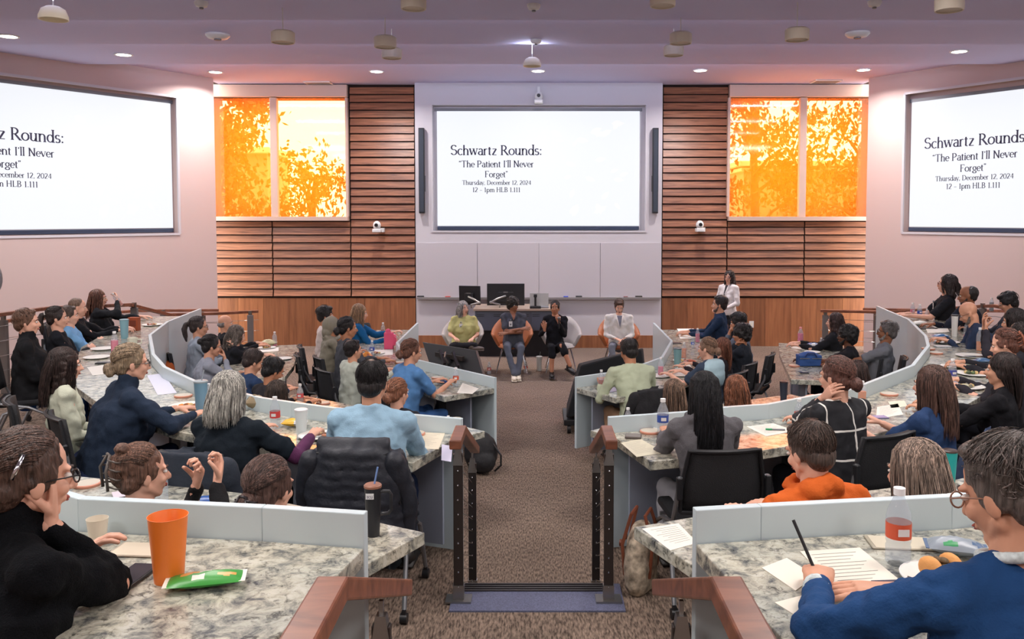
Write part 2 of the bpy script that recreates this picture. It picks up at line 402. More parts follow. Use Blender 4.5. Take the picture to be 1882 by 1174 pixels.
for a, b in ((XL+.1, W(763,500,DF).x), (W(1217,500,DF).x, XR-.1)):
    n = 9; wv = (b-a)/n; mb = MB(); mb.box((0,0,0), (wv-.004, .03, zbb-.03)); me = mb.mesh('veneer_panel', M['veneer'])
    for k in range(n): obj('veneer_panel', me, wf, (a+wv*(k+.5), DF+.03, (zbb-.03)/2))
# windows
fr = {}
for i, (a, b, pm) in enumerate(((wx[0]-.3, wx[1], 505), (wx[2], wx[3]+.3, 1474))):
    wn = obj('window_%d' % (i+1), None, None, ((a+b)/2, DF, (wz0+wz1)/2), kind='structure'); wn['kind'] = 'structure'
    cx = (a+b)/2; cz = (wz0+wz1)/2; wd = b-a; h = wz1-wz0; mx_ = W(pm, 300, DF).x-cx
    m = MB(); hh = ZC-wz1-.03; m.box((0, -.02, h/2+.015+hh/2), (wd+.04, .12, hh)); put('window_head', m, M['frame'], wn, bevel=.004)
    m = MB(); m.box((0, -.04, -h/2-.04), (wd+.04, .16, .08)); put('window_sill', m, M['frame'], wn, bevel=.004)
    m = MB(); m.box((mx_, 0, 0), (.13, .12, h)); m.box((-wd/2-.02, 0, 0), (.05, .12, h)); m.box((wd/2+.0, 0, 0), (.05, .12, h)); put('window_frame', m, M['frame'], wn, bevel=.004)
    for x0, x1 in ((-wd/2, mx_-.065), (mx_+.065, wd/2)):
        m = MB(); m.box(((x0+x1)/2, .03, 0), (x1-x0, .008, h)); put('pane', m, M['film'], wn)
# white bay with screen recess
bx0 = W(763, 300, DB).x; bx1 = W(1217, 300, DB).x; rx0 = W(795, 300, DB).x; rx1 = W(1186.5, 300, DB).x
rz1 = W(988, 193, DB).z; rz0 = W(988, 424, DB).z
m = MB(); dpt = DF+.05-DB
def bb(x0, x1, z0, z1, y0=0, y1=None): m.box(((x0+x1)/2, DB+(y0+(y1 or dpt))/2, (z0+z1)/2), (x1-x0, (y1 or dpt)-y0, z1-z0))
bb(bx0, rx0, 0, 5.3); bb(rx1, bx1, 0, 5.3); bb(rx0, rx1, 0, rz0); bb(rx0, rx1, rz1, 5.3); bb(rx0, rx1, rz0, rz1, .14)
wc = put('wall_centre', m, M['white'], kind='structure')
m = MB(); 
for x0, x1, z0, z1 in ((rx0-.03, rx1+.03, rz1, rz1+.03), (rx0-.03, rx1+.03, rz0-.03, rz0), (rx0-.03, rx0, rz0, rz1), (rx1, rx1+.03, rz0, rz1)): m.box(((x0+x1)/2, DB-.006, (z0+z1)/2), (x1-x0, .02, z1-z0))
put('trim_3', m, M['white'], wc)
m = MB(); bh = .24
m.box(((bx0+bx1)/2, DB-.012, bh/2), (bx1-bx0, .024, bh)); put('baseboard_front', m, M['veneer'], kind='structure', bevel=.003)

# projection screens with their slide
scrmat = mat('lit_projection_screen', (244, 247, 253), .8, emit=.98)
scrmat.node_tree.nodes['Principled BSDF'].inputs['Base Color'].default_value = (.05,.05,.05,1)
leafm = mat('slide_leaf_print', (251, 251, 252), .8, emit=.98); leafm.node_tree.nodes['Principled BSDF'].inputs['Base Color'].default_value = (.05,.05,.05,1)
inkm = mat('slide_ink', (50, 48, 72), .8)
SW = W(1177,300,DB).x-W(803,300,DB).x; SH = W(988,203,DB).z-W(988,415,DB).z
def screen(label, origin, ang):         # origin: lower left corner of the lit area
    t = thing('projection_screen', label, 'screen', origin, ang, 'projection screens showing the same slide')
    m = MB(); m.box((SW/2, .01, SH/2), (SW, .012, SH)); put('lit_sheet', m, scrmat, t)
    m = MB(); m.box((SW/2, 0, -.045), (SW, .035, .07)); put('bottom_bar', m, mat('screen_bar', (62,72,92), .4, .5), t, bevel=.008)
    m = MB(); m.box((SW/2, .03, SH+.03), (SW+.1, .02, .06)); put('housing', m, M['greyplast'], t)
    k = SW/374.0
    for s_, xc, yb, wpx in (('Schwartz Rounds:', 109, 131, 170), ('\u201cThe Patient I\u2019ll Never', 109.5, 108.5, 139), ('Forget\u201d', 109.5, 90, 43), ('Thursday, December 12, 2024', 110, 76, 128), ('12 \u2013 1pm HLB 1.111', 109.5, 62.5, 89)):
        slide_line(t, s_, xc*k, yb*k, wpx*k)
    rnd = random.Random(3)
    for j in range(26):        # pale leaf print on the right of the slide
        lx = rnd.uniform(215, 350)*k; lz = rnd.uniform(20, 192)*k; a = rnd.uniform(-1.2, 1.2); L_ = rnd.uniform(14, 24)*k; W_ = L_*.42
        pts = [(-L_/2,0),(-L_/4,W_/2),(L_/8,W_/2),(L_/2,0),(L_/8,-W_/2),(-L_/4,-W_/2)]
        if j == 0: mm = MB()
        y_ = .0018+.00005*j
        mm.add([(lx+math.cos(a)*p-math.sin(a)*q, y_-.001, lz+math.sin(a)*p+math.cos(a)*q) for p, q in pts], [tuple(range(6))])
    put('leaf_print', mm, leafm, t, fix=False, kind='stuff')
    return t
# ------------------------------------------------------------------ a small serif alphabet for the slide, drawn as thick and thin strokes
# strokes: ('v',x,y0,y1) thick stem  ('t',x0,y0,x1,y1) thin line  ('k',x0,y0,x1,y1) thick line  ('s',x,y) serif  ('a',cx,cy,rx,ry,a0,a1) arc
GL = {
'S': (52, [('a',27,52,17,16,20,270),('a',27,19,19,18,90,-160)]), 'c': (38, [('a',22,21,17,21,45,315)]),
'h': (46, [('v',9,0,70),('s',9,0),('a',22,26,14,17,180,0),('v',36,0,27),('s',36,0)]), 'w': (62, [('k',5,43,18,0),('t',18,0,31,40),('k',31,40,44,0),('t',44,0,56,43),('s',6,43),('s',31,43),('s',56,43)]),
'a': (38, [('a',19,30,12,13,150,0),('v',31,0,30),('a',18,12,13,12,60,330),('s',33,0)]), 'r': (32, [('v',9,0,43),('s',9,0),('a',20,28,10,14,170,50)]),
't': (28, [('v',12,3,55),('t',2,42,24,42),('a',19,8,8,8,180,300)]), 'z': (38, [('t',5,42,33,42),('k',32,42,6,0),('t',5,0,34,0)]),
'R': (58, [('v',11,0,66),('s',11,0),('s',11,66),('a',20,49,20,17,90,-90),('t',11,66,22,66),('t',11,32,22,32),('k',26,32,52,0),('s',53,0)]),
'o': (44, [('a',22,21,18,21,0,360)]), 'u': (47, [('v',9,14,43),('s',8,43),('a',21,16,13,15,180,360),('v',36,0,43),('s',35,43),('s',39,0)]),
'n': (47, [('v',9,0,43),('s',9,0),('s',8,43),('a',23,26,14,17,180,0),('v',37,0,27),('s',37,0)]), 'd': (46, [('a',21,21,16,21,0,360),('v',37,0,70),('s',36,70),('s',39,0)]),
's': (34, [('a',17,32,11,11,30,270),('a',17,11,12,11,90,-150)]), ':': (20, [('d',10,4),('d',10,36)]),
'T': (56, [('v',28,0,66),('s',28,0),('t',4,66,52,66),('t',4,66,4,55),('t',52,66,52,55)]), 'e': (38, [('a',20,21,16,21,0,315),('t',5,22,36,22)]),
'P': (52, [('v',11,0,66),('s',11,0),('s',11,66),('a',22,48,21,18,90,-90),('t',11,66,23,66),('t',11,30,23,30)]), 'i': (20, [('v',10,0,43),('s',10,0),('s',9,43),('d',10,58)]),
'I': (26, [('v',13,0,66),('s',13,0),('s',13,66)]), '\u2019': (16, [('d',8,62),('t',9,60,5,52)]), 'l': (20, [('v',10,0,70),('s',10,0),('s',9,70)]),
'N': (64, [('v',12,0,66),('s',12,0),('s',10,66),('k',12,66,52,0),('v',52,0,66),('s',52,66)]), 'v': (44, [('k',5,43,22,0),('t',22,0,39,43),('s',6,43),('s',38,43)]),
'F': (48, [('v',11,0,66),('s',11,0),('s',11,66),('t',11,66,43,66),('t',43,66,43,56),('t',11,35,34,35)]), 'g': (42, [('a',20,26,14,16,0,360),('a',20,-8,17,11,0,360),('t',30,38,40,42)]),
'\u201d': (26, [('d',7,62),('t',8,60,4,52),('d',18,62),('t',19,60,15,52)]), '\u201c': (26, [('d',6,56),('t',6,58,10,66),('d',17,56),('t',17,58,21,66)]),
'y': (42, [('k',5,43,22,0),('t',38,43,16,-20),('s',6,43),('s',37,43)]), ',': (18, [('d',8,4),('t',9,2,4,-9)]), 'D': (62, [('v',11,0,66),('s',11,0),('s',11,66),('a',22,33,32,33,90,-90),('t',11,66,24,66),('t',11,0,24,0)]),
'm': (70, [('v',9,0,43),('s',9,0),('a',22,26,13,17,180,0),('v',35,0,27),('s',35,0),('a',48,26,13,17,180,0),('v',61,0,27),('s',61,0)]), 'b': (46, [('v',9,2,70),('s',8,70),('a',24,21,16,21,0,360)]),
'1': (34, [('v',18,0,64),('s',18,0),('t',8,56,18,64)]), '2': (44, [('a',21,47,15,17,160,-30),('k',33,38,6,1),('t',5,1,38,1)]), '0': (46, [('a',23,32,18,32,0,360)]),
'4': (46, [('v',32,0,64),('t',32,64,4,20),('t',4,20,42,20)]), '\u2013': (40, [('t',4,24,36,24)]), 'p': (46, [('v',9,-22,43),('s',9,-22),('a',24,21,16,21,0,360)]),
'H': (66, [('v',13,0,66),('s',13,0),('s',13,66),('v',53,0,66),('s',53,0),('s',53,66),('t',13,34,53,34)]), 'L': (48, [('v',11,0,66),('s',11,0),('s',11,66),('t',11,1,43,1),('t',43,1,44,12)]),
'B': (52, [('v',11,0,66),('s',11,0),('s',11,66),('a',22,50,17,16,90,-90),('a',22,17,21,17,90,-90),('t',11,66,23,66),('t',11,34,23,34),('t',11,0,23,0)]), '.': (18, [('d',9,4)]),
"U": (60, [('v',12,22,66),('a',31,22,19,22,180,360),('v',50,22,66),('s',12,66),('s',50,66)]), 'C': (56, [('a',32,33,27,33,45,315)]),
}
def glyph_strip(mb, pts, ws, ox, k, y):
    n = len(pts); L_ = []; R_ = []
    for i, (px, pz) in enumerate(pts):
        a = pts[max(i-1, 0)]; b = pts[min(i+1, n-1)]; dx, dz = b[0]-a[0], b[1]-a[1]; l = math.hypot(dx, dz) or 1
        nx, nz = -dz/l*ws[i]/2, dx/l*ws[i]/2
        L_.append((ox+(px+nx)*k, y, (pz+nz)*k)); R_.append((ox+(px-nx)*k, y, (pz-nz)*k))
    mb.add(L_+R_, [(i, i+1, n+i+1, n+i) for i in range(n-1)])
def slide_line(parent, s, xc, zb, width, matl=None, thick=10.5, thin=4.6, y=-.004):
    tot = sum(GL[c][0] if c != ' ' else 24 for c in s); k = width/tot; ox = xc-width/2; mb = MB()
    for ch in s:
        if ch == ' ': ox += 24*k; continue
        adv, st = GL[ch]
        for q in st:
            if q[0] == 'v': glyph_strip(mb, [(q[1],q[2]),(q[1],q[3])], [thick]*2, ox, k, y)
            elif q[0] == 't': glyph_strip(mb, [(q[1],q[2]),(q[3],q[4])], [thin]*2, ox, k, y)
            elif q[0] == 'k': glyph_strip(mb, [(q[1],q[2]),(q[3],q[4])], [thick]*2, ox, k, y)
            elif q[0] == 's': glyph_strip(mb, [(q[1]-8,q[2]),(q[1]+8,q[2])], [thin]*2, ox, k, y)
            elif q[0] == 'd': glyph_strip(mb, [(q[1]-4.5,q[2]),(q[1]+4.5,q[2])], [9]*2, ox, k, y)
            else:
                _, cx, cy, rx, ry, a0, a1 = q; N = 18; P = []; Wd = []
                for i in range(N+1):
                    a = R(a0+(a1-a0)*i/N); P.append((cx+rx*math.cos(a), cy+ry*math.sin(a))); Wd.append(thin+(thick-thin)*abs(math.cos(a))**1.3)
                glyph_strip(mb, P, Wd, ox, k, y)
        ox += adv*k
    o = put('slide_text', mb, matl or inkm, parent, (0, 0, zb), fix=False, kind='stuff')
    return o
# ------------------------------------------------------------------ screens, boards, cameras, speakers, ceiling fittings
o_ = W(803, 415, DB); screen('projection screen on the centre of the front wall above the whiteboard', (o_.x, DB+.1, o_.z), 0)
pt, le, zt, zb, ang, dv, n = SL
P = pt(le+SW, .1); screen('projection screen on the left side wall, cut by the left edge of the photo', (P.x, P.y, zb+.11), math.atan2(-dv.y, -dv.x))
pt, le, zt, zb, ang, dv, n = SR
P = pt(le, .1); screen('projection screen on the right side wall, cut by the right edge of the photo', (P.x, P.y, zb+.11), math.atan2(dv.y, dv.x))

# whiteboard: four sheets and the tray
wz_t = W(988, 446, DB).z; wz_b = W(988, 546, DB).z
t = thing('whiteboard', 'wide wall whiteboard of four sheets under the centre screen', 'whiteboard', (0, DB-.01, 0))
xs = [W(p, 500, DB).x for p in (767, 877.5, 990.5, 1103, 1214)]
for a, b in zip(xs, xs[1:]):
    m = MB(); m.box(((a+b)/2, 0, (wz_t+wz_b)/2), (b-a-.008, .02, wz_t-wz_b)); put('sheet', m, M['wboard'], t, bevel=.002)
tr = thing('marker_tray', 'long aluminium marker tray along the foot of the whiteboard', 'tray', (0, DB-.05, wz_b-.02))
m = MB(); m.box(((xs[0]+xs[-1])/2, 0, 0), (xs[-1]-xs[0], .09, .025)); m.box(((xs[0]+xs[-1])/2, -.04, .015), (xs[-1]-xs[0], .01, .025)); put('tray', m, mat('tray_aluminium', (176,172,172), .4, .2), tr)
for px, w_, c, lb in ((773,.13,(60,60,62),'dark felt eraser at the far left end of the marker tray'),(1064,.12,(64,64,66),'dark felt eraser on the marker tray right of the seated speakers'),(1174,.13,(70,66,62),'dark felt eraser near the right end of the marker tray'),(1040,.09,(70,90,190),'blue eraser block on the marker tray behind the woman in black'),(823,.10,(190,90,80),'reddish marker on the marker tray left of the monitors'),(1150,.08,(150,110,110),'short marker on the tray left of the right-hand eraser')):
    m = MB(); m.box((0,0,0), (w_, .05, .035 if w_ > .1 else .02)); o = put('eraser' if 'eraser' in lb else 'marker', m, mat('tray_item_%d%d' % (c[0], c[2]), c, .8), None, (W(px, 546, DB-.05).x, DB-.05, wz_b+.015), bevel=.005)
    tag(o, lb, 'eraser' if 'eraser' in lb else 'marker')
# tall thin line-array loudspeakers
for px, lb in ((775.5, 'tall thin black column loudspeaker left of the centre screen'), (1204, 'tall thin black column loudspeaker right of the centre screen')):
    a = W(px, 236, DB); b = W(px, 392, DB); h = a.z-b.z
    t = thing('column_loudspeaker', lb, 'loudspeaker', (a.x, DB-.07, b.z))
    m = MB(); m.box((0,0,h/2), (.105, .10, h)); put('cabinet', m, M['black'], t, bevel=.006)
    m = MB(); m.box((0,-.052,h/2), (.08, .006, h-.06)); put('grille', m, mat('grille_cloth', (52,60,70), .8), t)
    m = MB(); m.box((0,.05,h*.35), (.13, .03, .3)); put('wall_bracket', m, M['greyplast'], t)
# PTZ cameras
def ptz(px, py, D, lb, ceil=False):
    p = W(px, py, D); t = thing('pan_tilt_camera', lb, 'camera', p)
    m = MB(); m.box((0, .0, -.07), (.16, .17, .07)); put('base', m, M['plastic'], t, bevel=.015)
    m = MB(); m.ell((0, -.01, .03), (.075, .075, .085), seg=18, rings=12); put('camera_head', m, M['plastic'], t, smooth=True)
    m = MB(); m.tube([(0,-.05,.04),(0,-.1,.035)], .034, 14); put('lens', m, M['black'], t, smooth=True)
    m = MB(); m.box((0.06, .11, -.06) if not ceil else (0,.08,.12), (.12,.1,.08) if not ceil else (.05,.05,.2)); put('wall_bracket', m, M['plastic'], t)
ptz(693, 417, DF-.2, 'white dome camera on the wood slats left of the centre screen'); ptz(1286, 416, DF-.2, 'white dome camera on the wood slats right of the centre screen')
ptz(990, 180, DB-.12, 'white camera mounted just above the centre screen', True)
# light switch
p = W(1381, 596, DF-.02); t = thing('wall_switch', 'small white wall switch plate on the wood veneer right of the standing woman', 'switch', p)
m = MB(); m.box((0,0,0), (.09, .012, .13)); put('plate', m, M['plastic'], t, bevel=.003)
m = MB(); m.box((0,-.008,0), (.03, .008, .06)); put('rocker', m, M['paper'], t)
# ceiling fittings
lampmat = mat('lamp_diffuser', (255, 246, 236), .6, emit=4.0)
def area(parent, w_, size, loc, shape='DISK', spread=PI, col=LAMP_COL):
    l = bpy.data.lights.new('lamp_light', 'AREA'); l.shape = shape; l.size = size; l.energy = w_; l.color = col; l.spread = spread
    o = bpy.data.objects.new('lamp_light', l); C.objects.link(o); o.parent = parent; o.location = loc; return o
names = ('far left edge of the ceiling','left, over the left screen','left, where wall and wood slats meet','over the left wood slats','centre, above the centre screen','over the right wood slats','right, where wood slats and wall meet','right, over the right screen')
for (px, py), nm in zip(((15,66),(227,100),(396,132),(692,131),(989,130),(1287,129),(1587,128),(1763,94)), names):
    p = ceilpt(px, py); t = thing('recessed_downlight', 'small round recessed downlight, lit, '+nm, 'ceiling light', p, 0, 'front row of recessed downlights')
    m = MB(); m.lathe([(.13,0),(.13,-.012),(.105,-.012),(.105,0)], 28, close=False); put('trim_ring', m, M['plastic'], t, smooth=True)
    m = MB(); m.lathe([(.104,-.004),(0,-.004)], 28); put('diffuser', m, lampmat, t)
    area(t, SPOT_W, .2, (0,0,-.03), spread=R(150))
drums = ((1990,24,50,1),(520,68,42,0),(708,77,40,0),(720,98,36,0),(1251,70,40,0),(1238,93,36,0),(1465,63,43,0),(760,5,46,0),(1745,7,50,0),(1218,0,46,0),(98,26,50,1),(978,115,33,1))
dn = ('beyond the right edge, its bowl glowing','left of centre, alone on the middle band','upper one of the pair left of centre','lower one of the pair left of centre','upper one of the pair right of centre','lower one of the pair right of centre','right of centre, alone on the middle band','cut by the top edge left of centre','cut by the top edge at the right','cut by the top edge right of centre','far left, its bowl glowing','centre, its bowl glowing, above the screen')
for (px, py, w_, lit), nm in zip(drums, dn):
    s_ = w_/.245; D = F/s_; p = W(px, py, D); zc = [z for a, b, z in secs if b < D][0]
    t = thing('ceiling_drum', 'white drum-shaped ceiling pendant, '+nm, 'pendant', p, 0, 'white drum pendants')
    m = MB(); m.lathe([(.0,.075),(.12,.075),(.15,.055),(.15,-.055),(.145,-.075),(.13,-.075),(.13,-.06),(0,-.06)] if not lit else [(0,.085),(.07,.08),(.12,.05),(.148,-.02),(.15,-.06),(.142,-.06),(.13,-.03),(0,-.02)], 26)
    m.v = [(a*.82, b*.82, c*.82) for a, b, c in m.v]
    put('drum', m, mat('drum_cream', (206,196,180), .6) if not lit else mat('warm_glass_bowl', (238,228,200), .4), t, smooth=True)
    m = MB(); m.tube([(0,0,.055),(0,0,zc-p.z)], .005, 6); put('cord', m, M['plastic'], t)
    if lit: l_ = area(t, 4, .22, (0,0,.12), spread=R(175), col=(.80,.84,1.0)); l_.rotation_euler = (PI,0,0)
for px, py, r_, lb in ((400,63,.15,'round smoke detector left of the middle ceiling band'),(1576,60,.15,'round smoke detector right of the middle ceiling band'),(985,73,.07,'small round sprinkler head in the middle of the ceiling'),(370,3,.07,'small sprinkler head at the top edge left'),(981,8,.07,'small sprinkler head at the top edge centre'),(1240+980/2.668,2,.07,'small sprinkler head at the top edge right')):
    t = thing('smoke_detector' if 'smoke' in lb else 'sprinkler_head', lb, 'detector' if 'smoke' in lb else 'sprinkler', ceilpt(px, py))
    m = MB(); m.lathe([(r_,0),(r_,-.02),(r_*.8,-.05),(r_*.3,-.06),(0,-.06)], 20); put('body', m, M['plastic'], t, smooth=True)
    m = MB(); m.lathe([(r_*.3,-.06),(r_*.3,-.075),(0,-.075)], 12); put('sensor', m, M['greyplast'], t, smooth=True)
for px, py, lb in ((586,154,'flat slotted air vent in the ceiling over the left window'),(1518,151,'flat slotted air vent in the ceiling over the right window')):
    t = thing('ceiling_vent', lb, 'vent', ceilpt(px, py-2))
    m = MB(); m.box((0,0,-.01), (.5,.35,.02)); put('frame', m, M['plastic'], t)
    m = MB(); [m.box((0,-.12+.06*k,-.022), (.44,.015,.006)) for k in range(5)]; put('slats', m, M['greyplast'], t)
# added square fill lights over the audience (behind and above the camera's view)
k = 0
for y in (6.2, 2.6, -1.4):
    zc = [z for a, b, z in secs if b < y][0]
    for x in (-6.6, -2.2, 2.2, 6.6):
        k += 1
        t = thing('added_fill_light', 'square flush fill light added over the seats, %s row, %s' % (('front','middle','back')[(k-1)//4], ('far left','left of the aisle','right of the aisle','far right')[(k-1)%4]), 'ceiling light', (x, y, zc), 0, 'square fill lights added over the seats')
        m = MB(); [m.box((sx*.62, 0, -.03), (.04, 1.28, .06)) for sx in (-1,1)]; [m.box((0, sy*.62, -.03), (1.28, .04, .06)) for sy in (-1,1)]; put('frame', m, M['plastic'], t)
        m = MB(); m.box((0,0,-.02), (1.2,1.2,.02)); put('diffuser', m, lampmat, t)
        area(t, FILL_W, 1.15, (0,0,-.05), 'SQUARE')

# ------------------------------------------------------------------ outside: ground, trees and a neighbouring building
m = MB(); m.box((0, 30, -.15), (60, 26, .1)); put('ground', m, mat('outdoor_ground', (206,196,180), .9), kind='structure')
leafmat = mat('tree_leaf', (116,72,26), .7, var=.5, bscale=3); bark = mat('bark', (80,62,46), .9, bump=.6, bscale=20)
def tree(x, y, z0, z1, rx, n, lb, seed, size=.16):
    rnd = random.Random(seed); t = thing('tree', lb, 'tree', (x, y, 0), 0, 'trees outside the front windows')
    m = MB(); m.tube([(0,0,-.1),(.1,0,z0*.6),(0,.1,(z0+z1)/2),(.1,0,z1*.9)], [.16,.13,.09,.03], 9)
    br = []
    for k in range(12):
        za = z0*.7+(z1-z0*.7)*k/13; a = rnd.uniform(0, 2*PI); e = Vector((math.cos(a)*rx*.8, math.sin(a)*rx*.5, za+rnd.uniform(.3,.9))); br.append(e)
        m.tube([(0,0,za), Vector((0,0,za)).lerp(e,.5)+Vector((0,0,.1)), e], [.05,.035,.012], 6)
    put('trunk', m, bark, t, smooth=True)
    m = MB(); cl = [(b, rnd.uniform(.35,.7)) for b in br]+[(Vector((rnd.gauss(0,rx*.45), rnd.gauss(0,rx*.3), rnd.uniform(z0,z1))), rnd.uniform(.3,.65)) for _ in range(16)]
    for k in range(n):
        c, r_ = rnd.choice(cl); p = c+Vector((rnd.gauss(0,r_*.55), rnd.gauss(0,r_*.5), rnd.gauss(0,r_*.5)))
        q = Euler((rnd.uniform(0,PI), rnd.uniform(0,PI), rnd.uniform(0,PI))).to_matrix(); s_ = size*rnd.uniform(.6,1.2)
        m.add([p+q@Vector(v) for v in ((-s_/2,0,0),(0,s_*.25,.01),(s_/2,0,0),(0,-s_*.25,.01))], [(0,1,2,3)])
    put('foliage', m, leafmat, t, kind='stuff', fix=False)
tree(-8.0, 20.2, 1.4, 5.4, 1.7, 5200, 'dense leafy tree outside the left pane of the left window', 1, .2)
tree(-5.6, 20.9, 1.2, 3.9, .8, 1500, 'thin sunlit tree outside the right pane of the left window', 2, .17)
tree(-3.9, 21.6, 1.0, 4.3, .5, 900, 'small tree at the right edge of the left window', 5, .17)
tree(5.2, 20.3, 1.2, 6.6, 1.2, 4200, 'leafy tree outside the left pane of the right window', 3, .18)
tree(8.0, 20.9, 1.2, 4.9, 1.3, 3600, 'loose leafy tree outside the right pane of the right window', 4, .18)
t = thing('neighbouring_building', 'pale building with a ledge seen through the left window, behind the trees', 'building', (-9.6, 24.5, 0))
m = MB(); m.box((0,0,2.1), (4.2,2,4.4)); put('wall', m, mat('stucco', (150,132,112), .9), t)
m = MB(); m.box((0,-.1,4.35), (4.5,2.4,.16)); put('roof_ledge', m, mat('ledge', (210,196,176), .8), t, bevel=.02)
t = thing('neighbouring_building', 'building corner with a stepped eave seen through the right window, behind the trees', 'building', (7.4, 24.0, 0))
m = MB(); m.box((0,0,1.9), (3.6,2,3.9)); put('wall', m, MATS['stucco'], t)
m = MB(); m.box((0,-.1,3.95), (4.0,2.4,.14)); m.box((0,-.05,3.8), (3.8,2.2,.1)); put('roof_ledge', m, MATS['ledge'], t, bevel=.02)
# ------------------------------------------------------------------ desks
def offs(poly, d, ctr=(0.0, 13.0)):     # offset a polyline away from the stage centre
    out = []; n = len(poly)
    for i, p in enumerate(poly):
        a = Vector(poly[max(i-1,0)]); b = Vector(poly[min(i+1,n-1)]); t = (b-a).normalized()
        if 0 < i < n-1:
            t0 = (Vector(p)-a).normalized(); t1 = (b-Vector(p)).normalized(); t = (t0+t1).normalized(); k = 1/max(.6, t.dot(t0))
        else: k = 1
        nn = Vector((-t.y, t.x)); mid = Vector(p)
        if out_sign(poly, ctr) < 0: nn = -nn
        q = mid+nn*d*k; out.append((q.x, q.y))
    return out
def out_sign(poly, ctr):
    a = Vector(poly[0]); b = Vector(poly[1]); t = b-a; nn = Vector((-t.y, t.x)); mid = (a+b)/2
    return 1 if nn.dot(mid-Vector(ctr)) > 0 else -1
def leg_col():
    m = MB(); m.box((0,0,.345), (.05,.09,.69), mi=0); m.box((.055,0,.345), (.06,.07,.69), mi=1); m.box((0,.0,.008), (.26,.16,.016), mi=1); m.box((0,0,.685), (.3,.2,.012), mi=1)
    return m.mesh('leg', [M['black'], M['chrome']], fix=True)
LEG = leg_col()
def desk(label, inner, fz, depth=.62, panel=None, legs=((.06,.3),(.5,.3),(.94,.3)), under=True, th=.055, seat_gap=0):
    t = thing('tiered_desk', label, 'desk', (0,0,fz))
    outer = offs(inner, depth)
    m = MB(); m.strip(inner, outer, .74-th, .74); put('worktop', m, M['granite'], t, bevel=.004)
    if panel:
        i2 = offs(inner, -.035); i1 = offs(inner, -.003)
        for k in range(len(inner)-1):
            m = MB(); m.strip([i2[k], i2[k+1]], [i1[k], i1[k+1]], panel[0], panel[1]); put('front_panel', m, M['panel'], t, bevel=.003)
    if under:
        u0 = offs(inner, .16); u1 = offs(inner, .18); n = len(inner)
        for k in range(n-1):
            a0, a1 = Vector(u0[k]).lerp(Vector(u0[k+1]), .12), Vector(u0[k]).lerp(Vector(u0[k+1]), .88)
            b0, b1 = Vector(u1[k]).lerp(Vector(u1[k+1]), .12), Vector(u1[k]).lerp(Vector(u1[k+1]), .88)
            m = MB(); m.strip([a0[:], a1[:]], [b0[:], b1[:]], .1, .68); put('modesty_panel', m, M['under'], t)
    tot = [0]
    for a, b in zip(inner, inner[1:]): tot.append(tot[-1]+(Vector(b)-Vector(a)).length)
    mid = offs(inner, depth*.55)
    for f, _ in legs:
        L_ = f*tot[-1]; k = max(i for i in range(len(tot)) if tot[i] <= L_); k = min(k, len(inner)-2)
        u = (L_-tot[k])/(tot[k+1]-tot[k]); p = Vector(mid[k]).lerp(Vector(mid[k+1]), u); d = Vector(inner[k+1])-Vector(inner[k])
        obj('leg', LEG, t, (p.x, p.y, 0), (0,0,math.atan2(d.y, d.x)))
    return outer
L5 = ((.09,0),(.3,0),(.5,0),(.72,0),(.93,0))
gp = lambda L, z: xy([G(a, b, z) for a, b in L])
desk('left front-row granite desk, from the aisle round to the wood wall, white front panels', R1L, 0, .62, (.1, .85), L5)
desk('right front-row granite desk, from the aisle round to the wood wall, white front panels', R1R, 0, .62, (.1, .85), L5)
D15L = gp(((891,792),(760,762),(627,740),(545,724)), .74); D15R = gp(((1085,791),(1230,757),(1386,733),(1453,724)), .74)
desk('left second-row granite desk, only its lit aisle corner and orange-lit end showing', D15L, 0, .58, None, L5[::2])
desk('right second-row granite desk with the dark water bottle on its far end', D15R, 0, .58, None, L5[::2])
D15LW = gp(((524,692),(540,672),(548.7,646),(547.6,633)), .74); D15RW = gp(((1454,697),(1443,675),(1432,649),(1431,630)), .74)
desk('left curved-edge granite desk in front of the bald man', D15LW, 0, .85, None, ((.15,0),(.85,0)))
desk('right curved-edge granite desk with the blue lunch bag', D15RW, 0, .85, None, ((.15,0),(.85,0)))
desk('left third-row granite desk with low white panel, in front of the man in pale blue', R2L, T[1], .64, (-.32, .84), ((.045,0),(.22,0),(.4,0),(.6,0),(.8,0),(.95,0)))
desk('right third-row granite desk with low white panel, before the woman in the grid sweater', R2R, T[1], .64, (-.32, .84), ((.045,0),(.22,0),(.4,0),(.6,0),(.8,0),(.95,0)))
D25L = gp(((780.7,978),(702.5,961),(440,905),(127,873)), T[1]+.74); D25R = gp(((1165,968),(1278,949),(1580,903),(1760,880)), T[1]+.74)
D25R += [(3.0, 4.75)]; D25L += [(-2.9, 4.75)]
desk('left fourth-row granite desk holding the black insulated tumbler', D25L, T[1], .56, None, ((.12,0),(.55,0),(.9,0)), under=False)
desk('right fourth-row granite desk with a printed sheet at its aisle end', D25R, T[1], .56, None, ((.3,0),(.6,0),(.9,0)), under=False)
desk('nearest left granite desk with the orange cup, white front panel', R3L, T[2], .64, (-.32, .84), ((.3,0),(.6,0),(.9,0)), under=False)
desk('nearest right granite desk with the papers and sandwich, white front panel', R3R, T[2], .64, (-.32, .84), ((.3,0),(.6,0),(.9,0)), under=False)

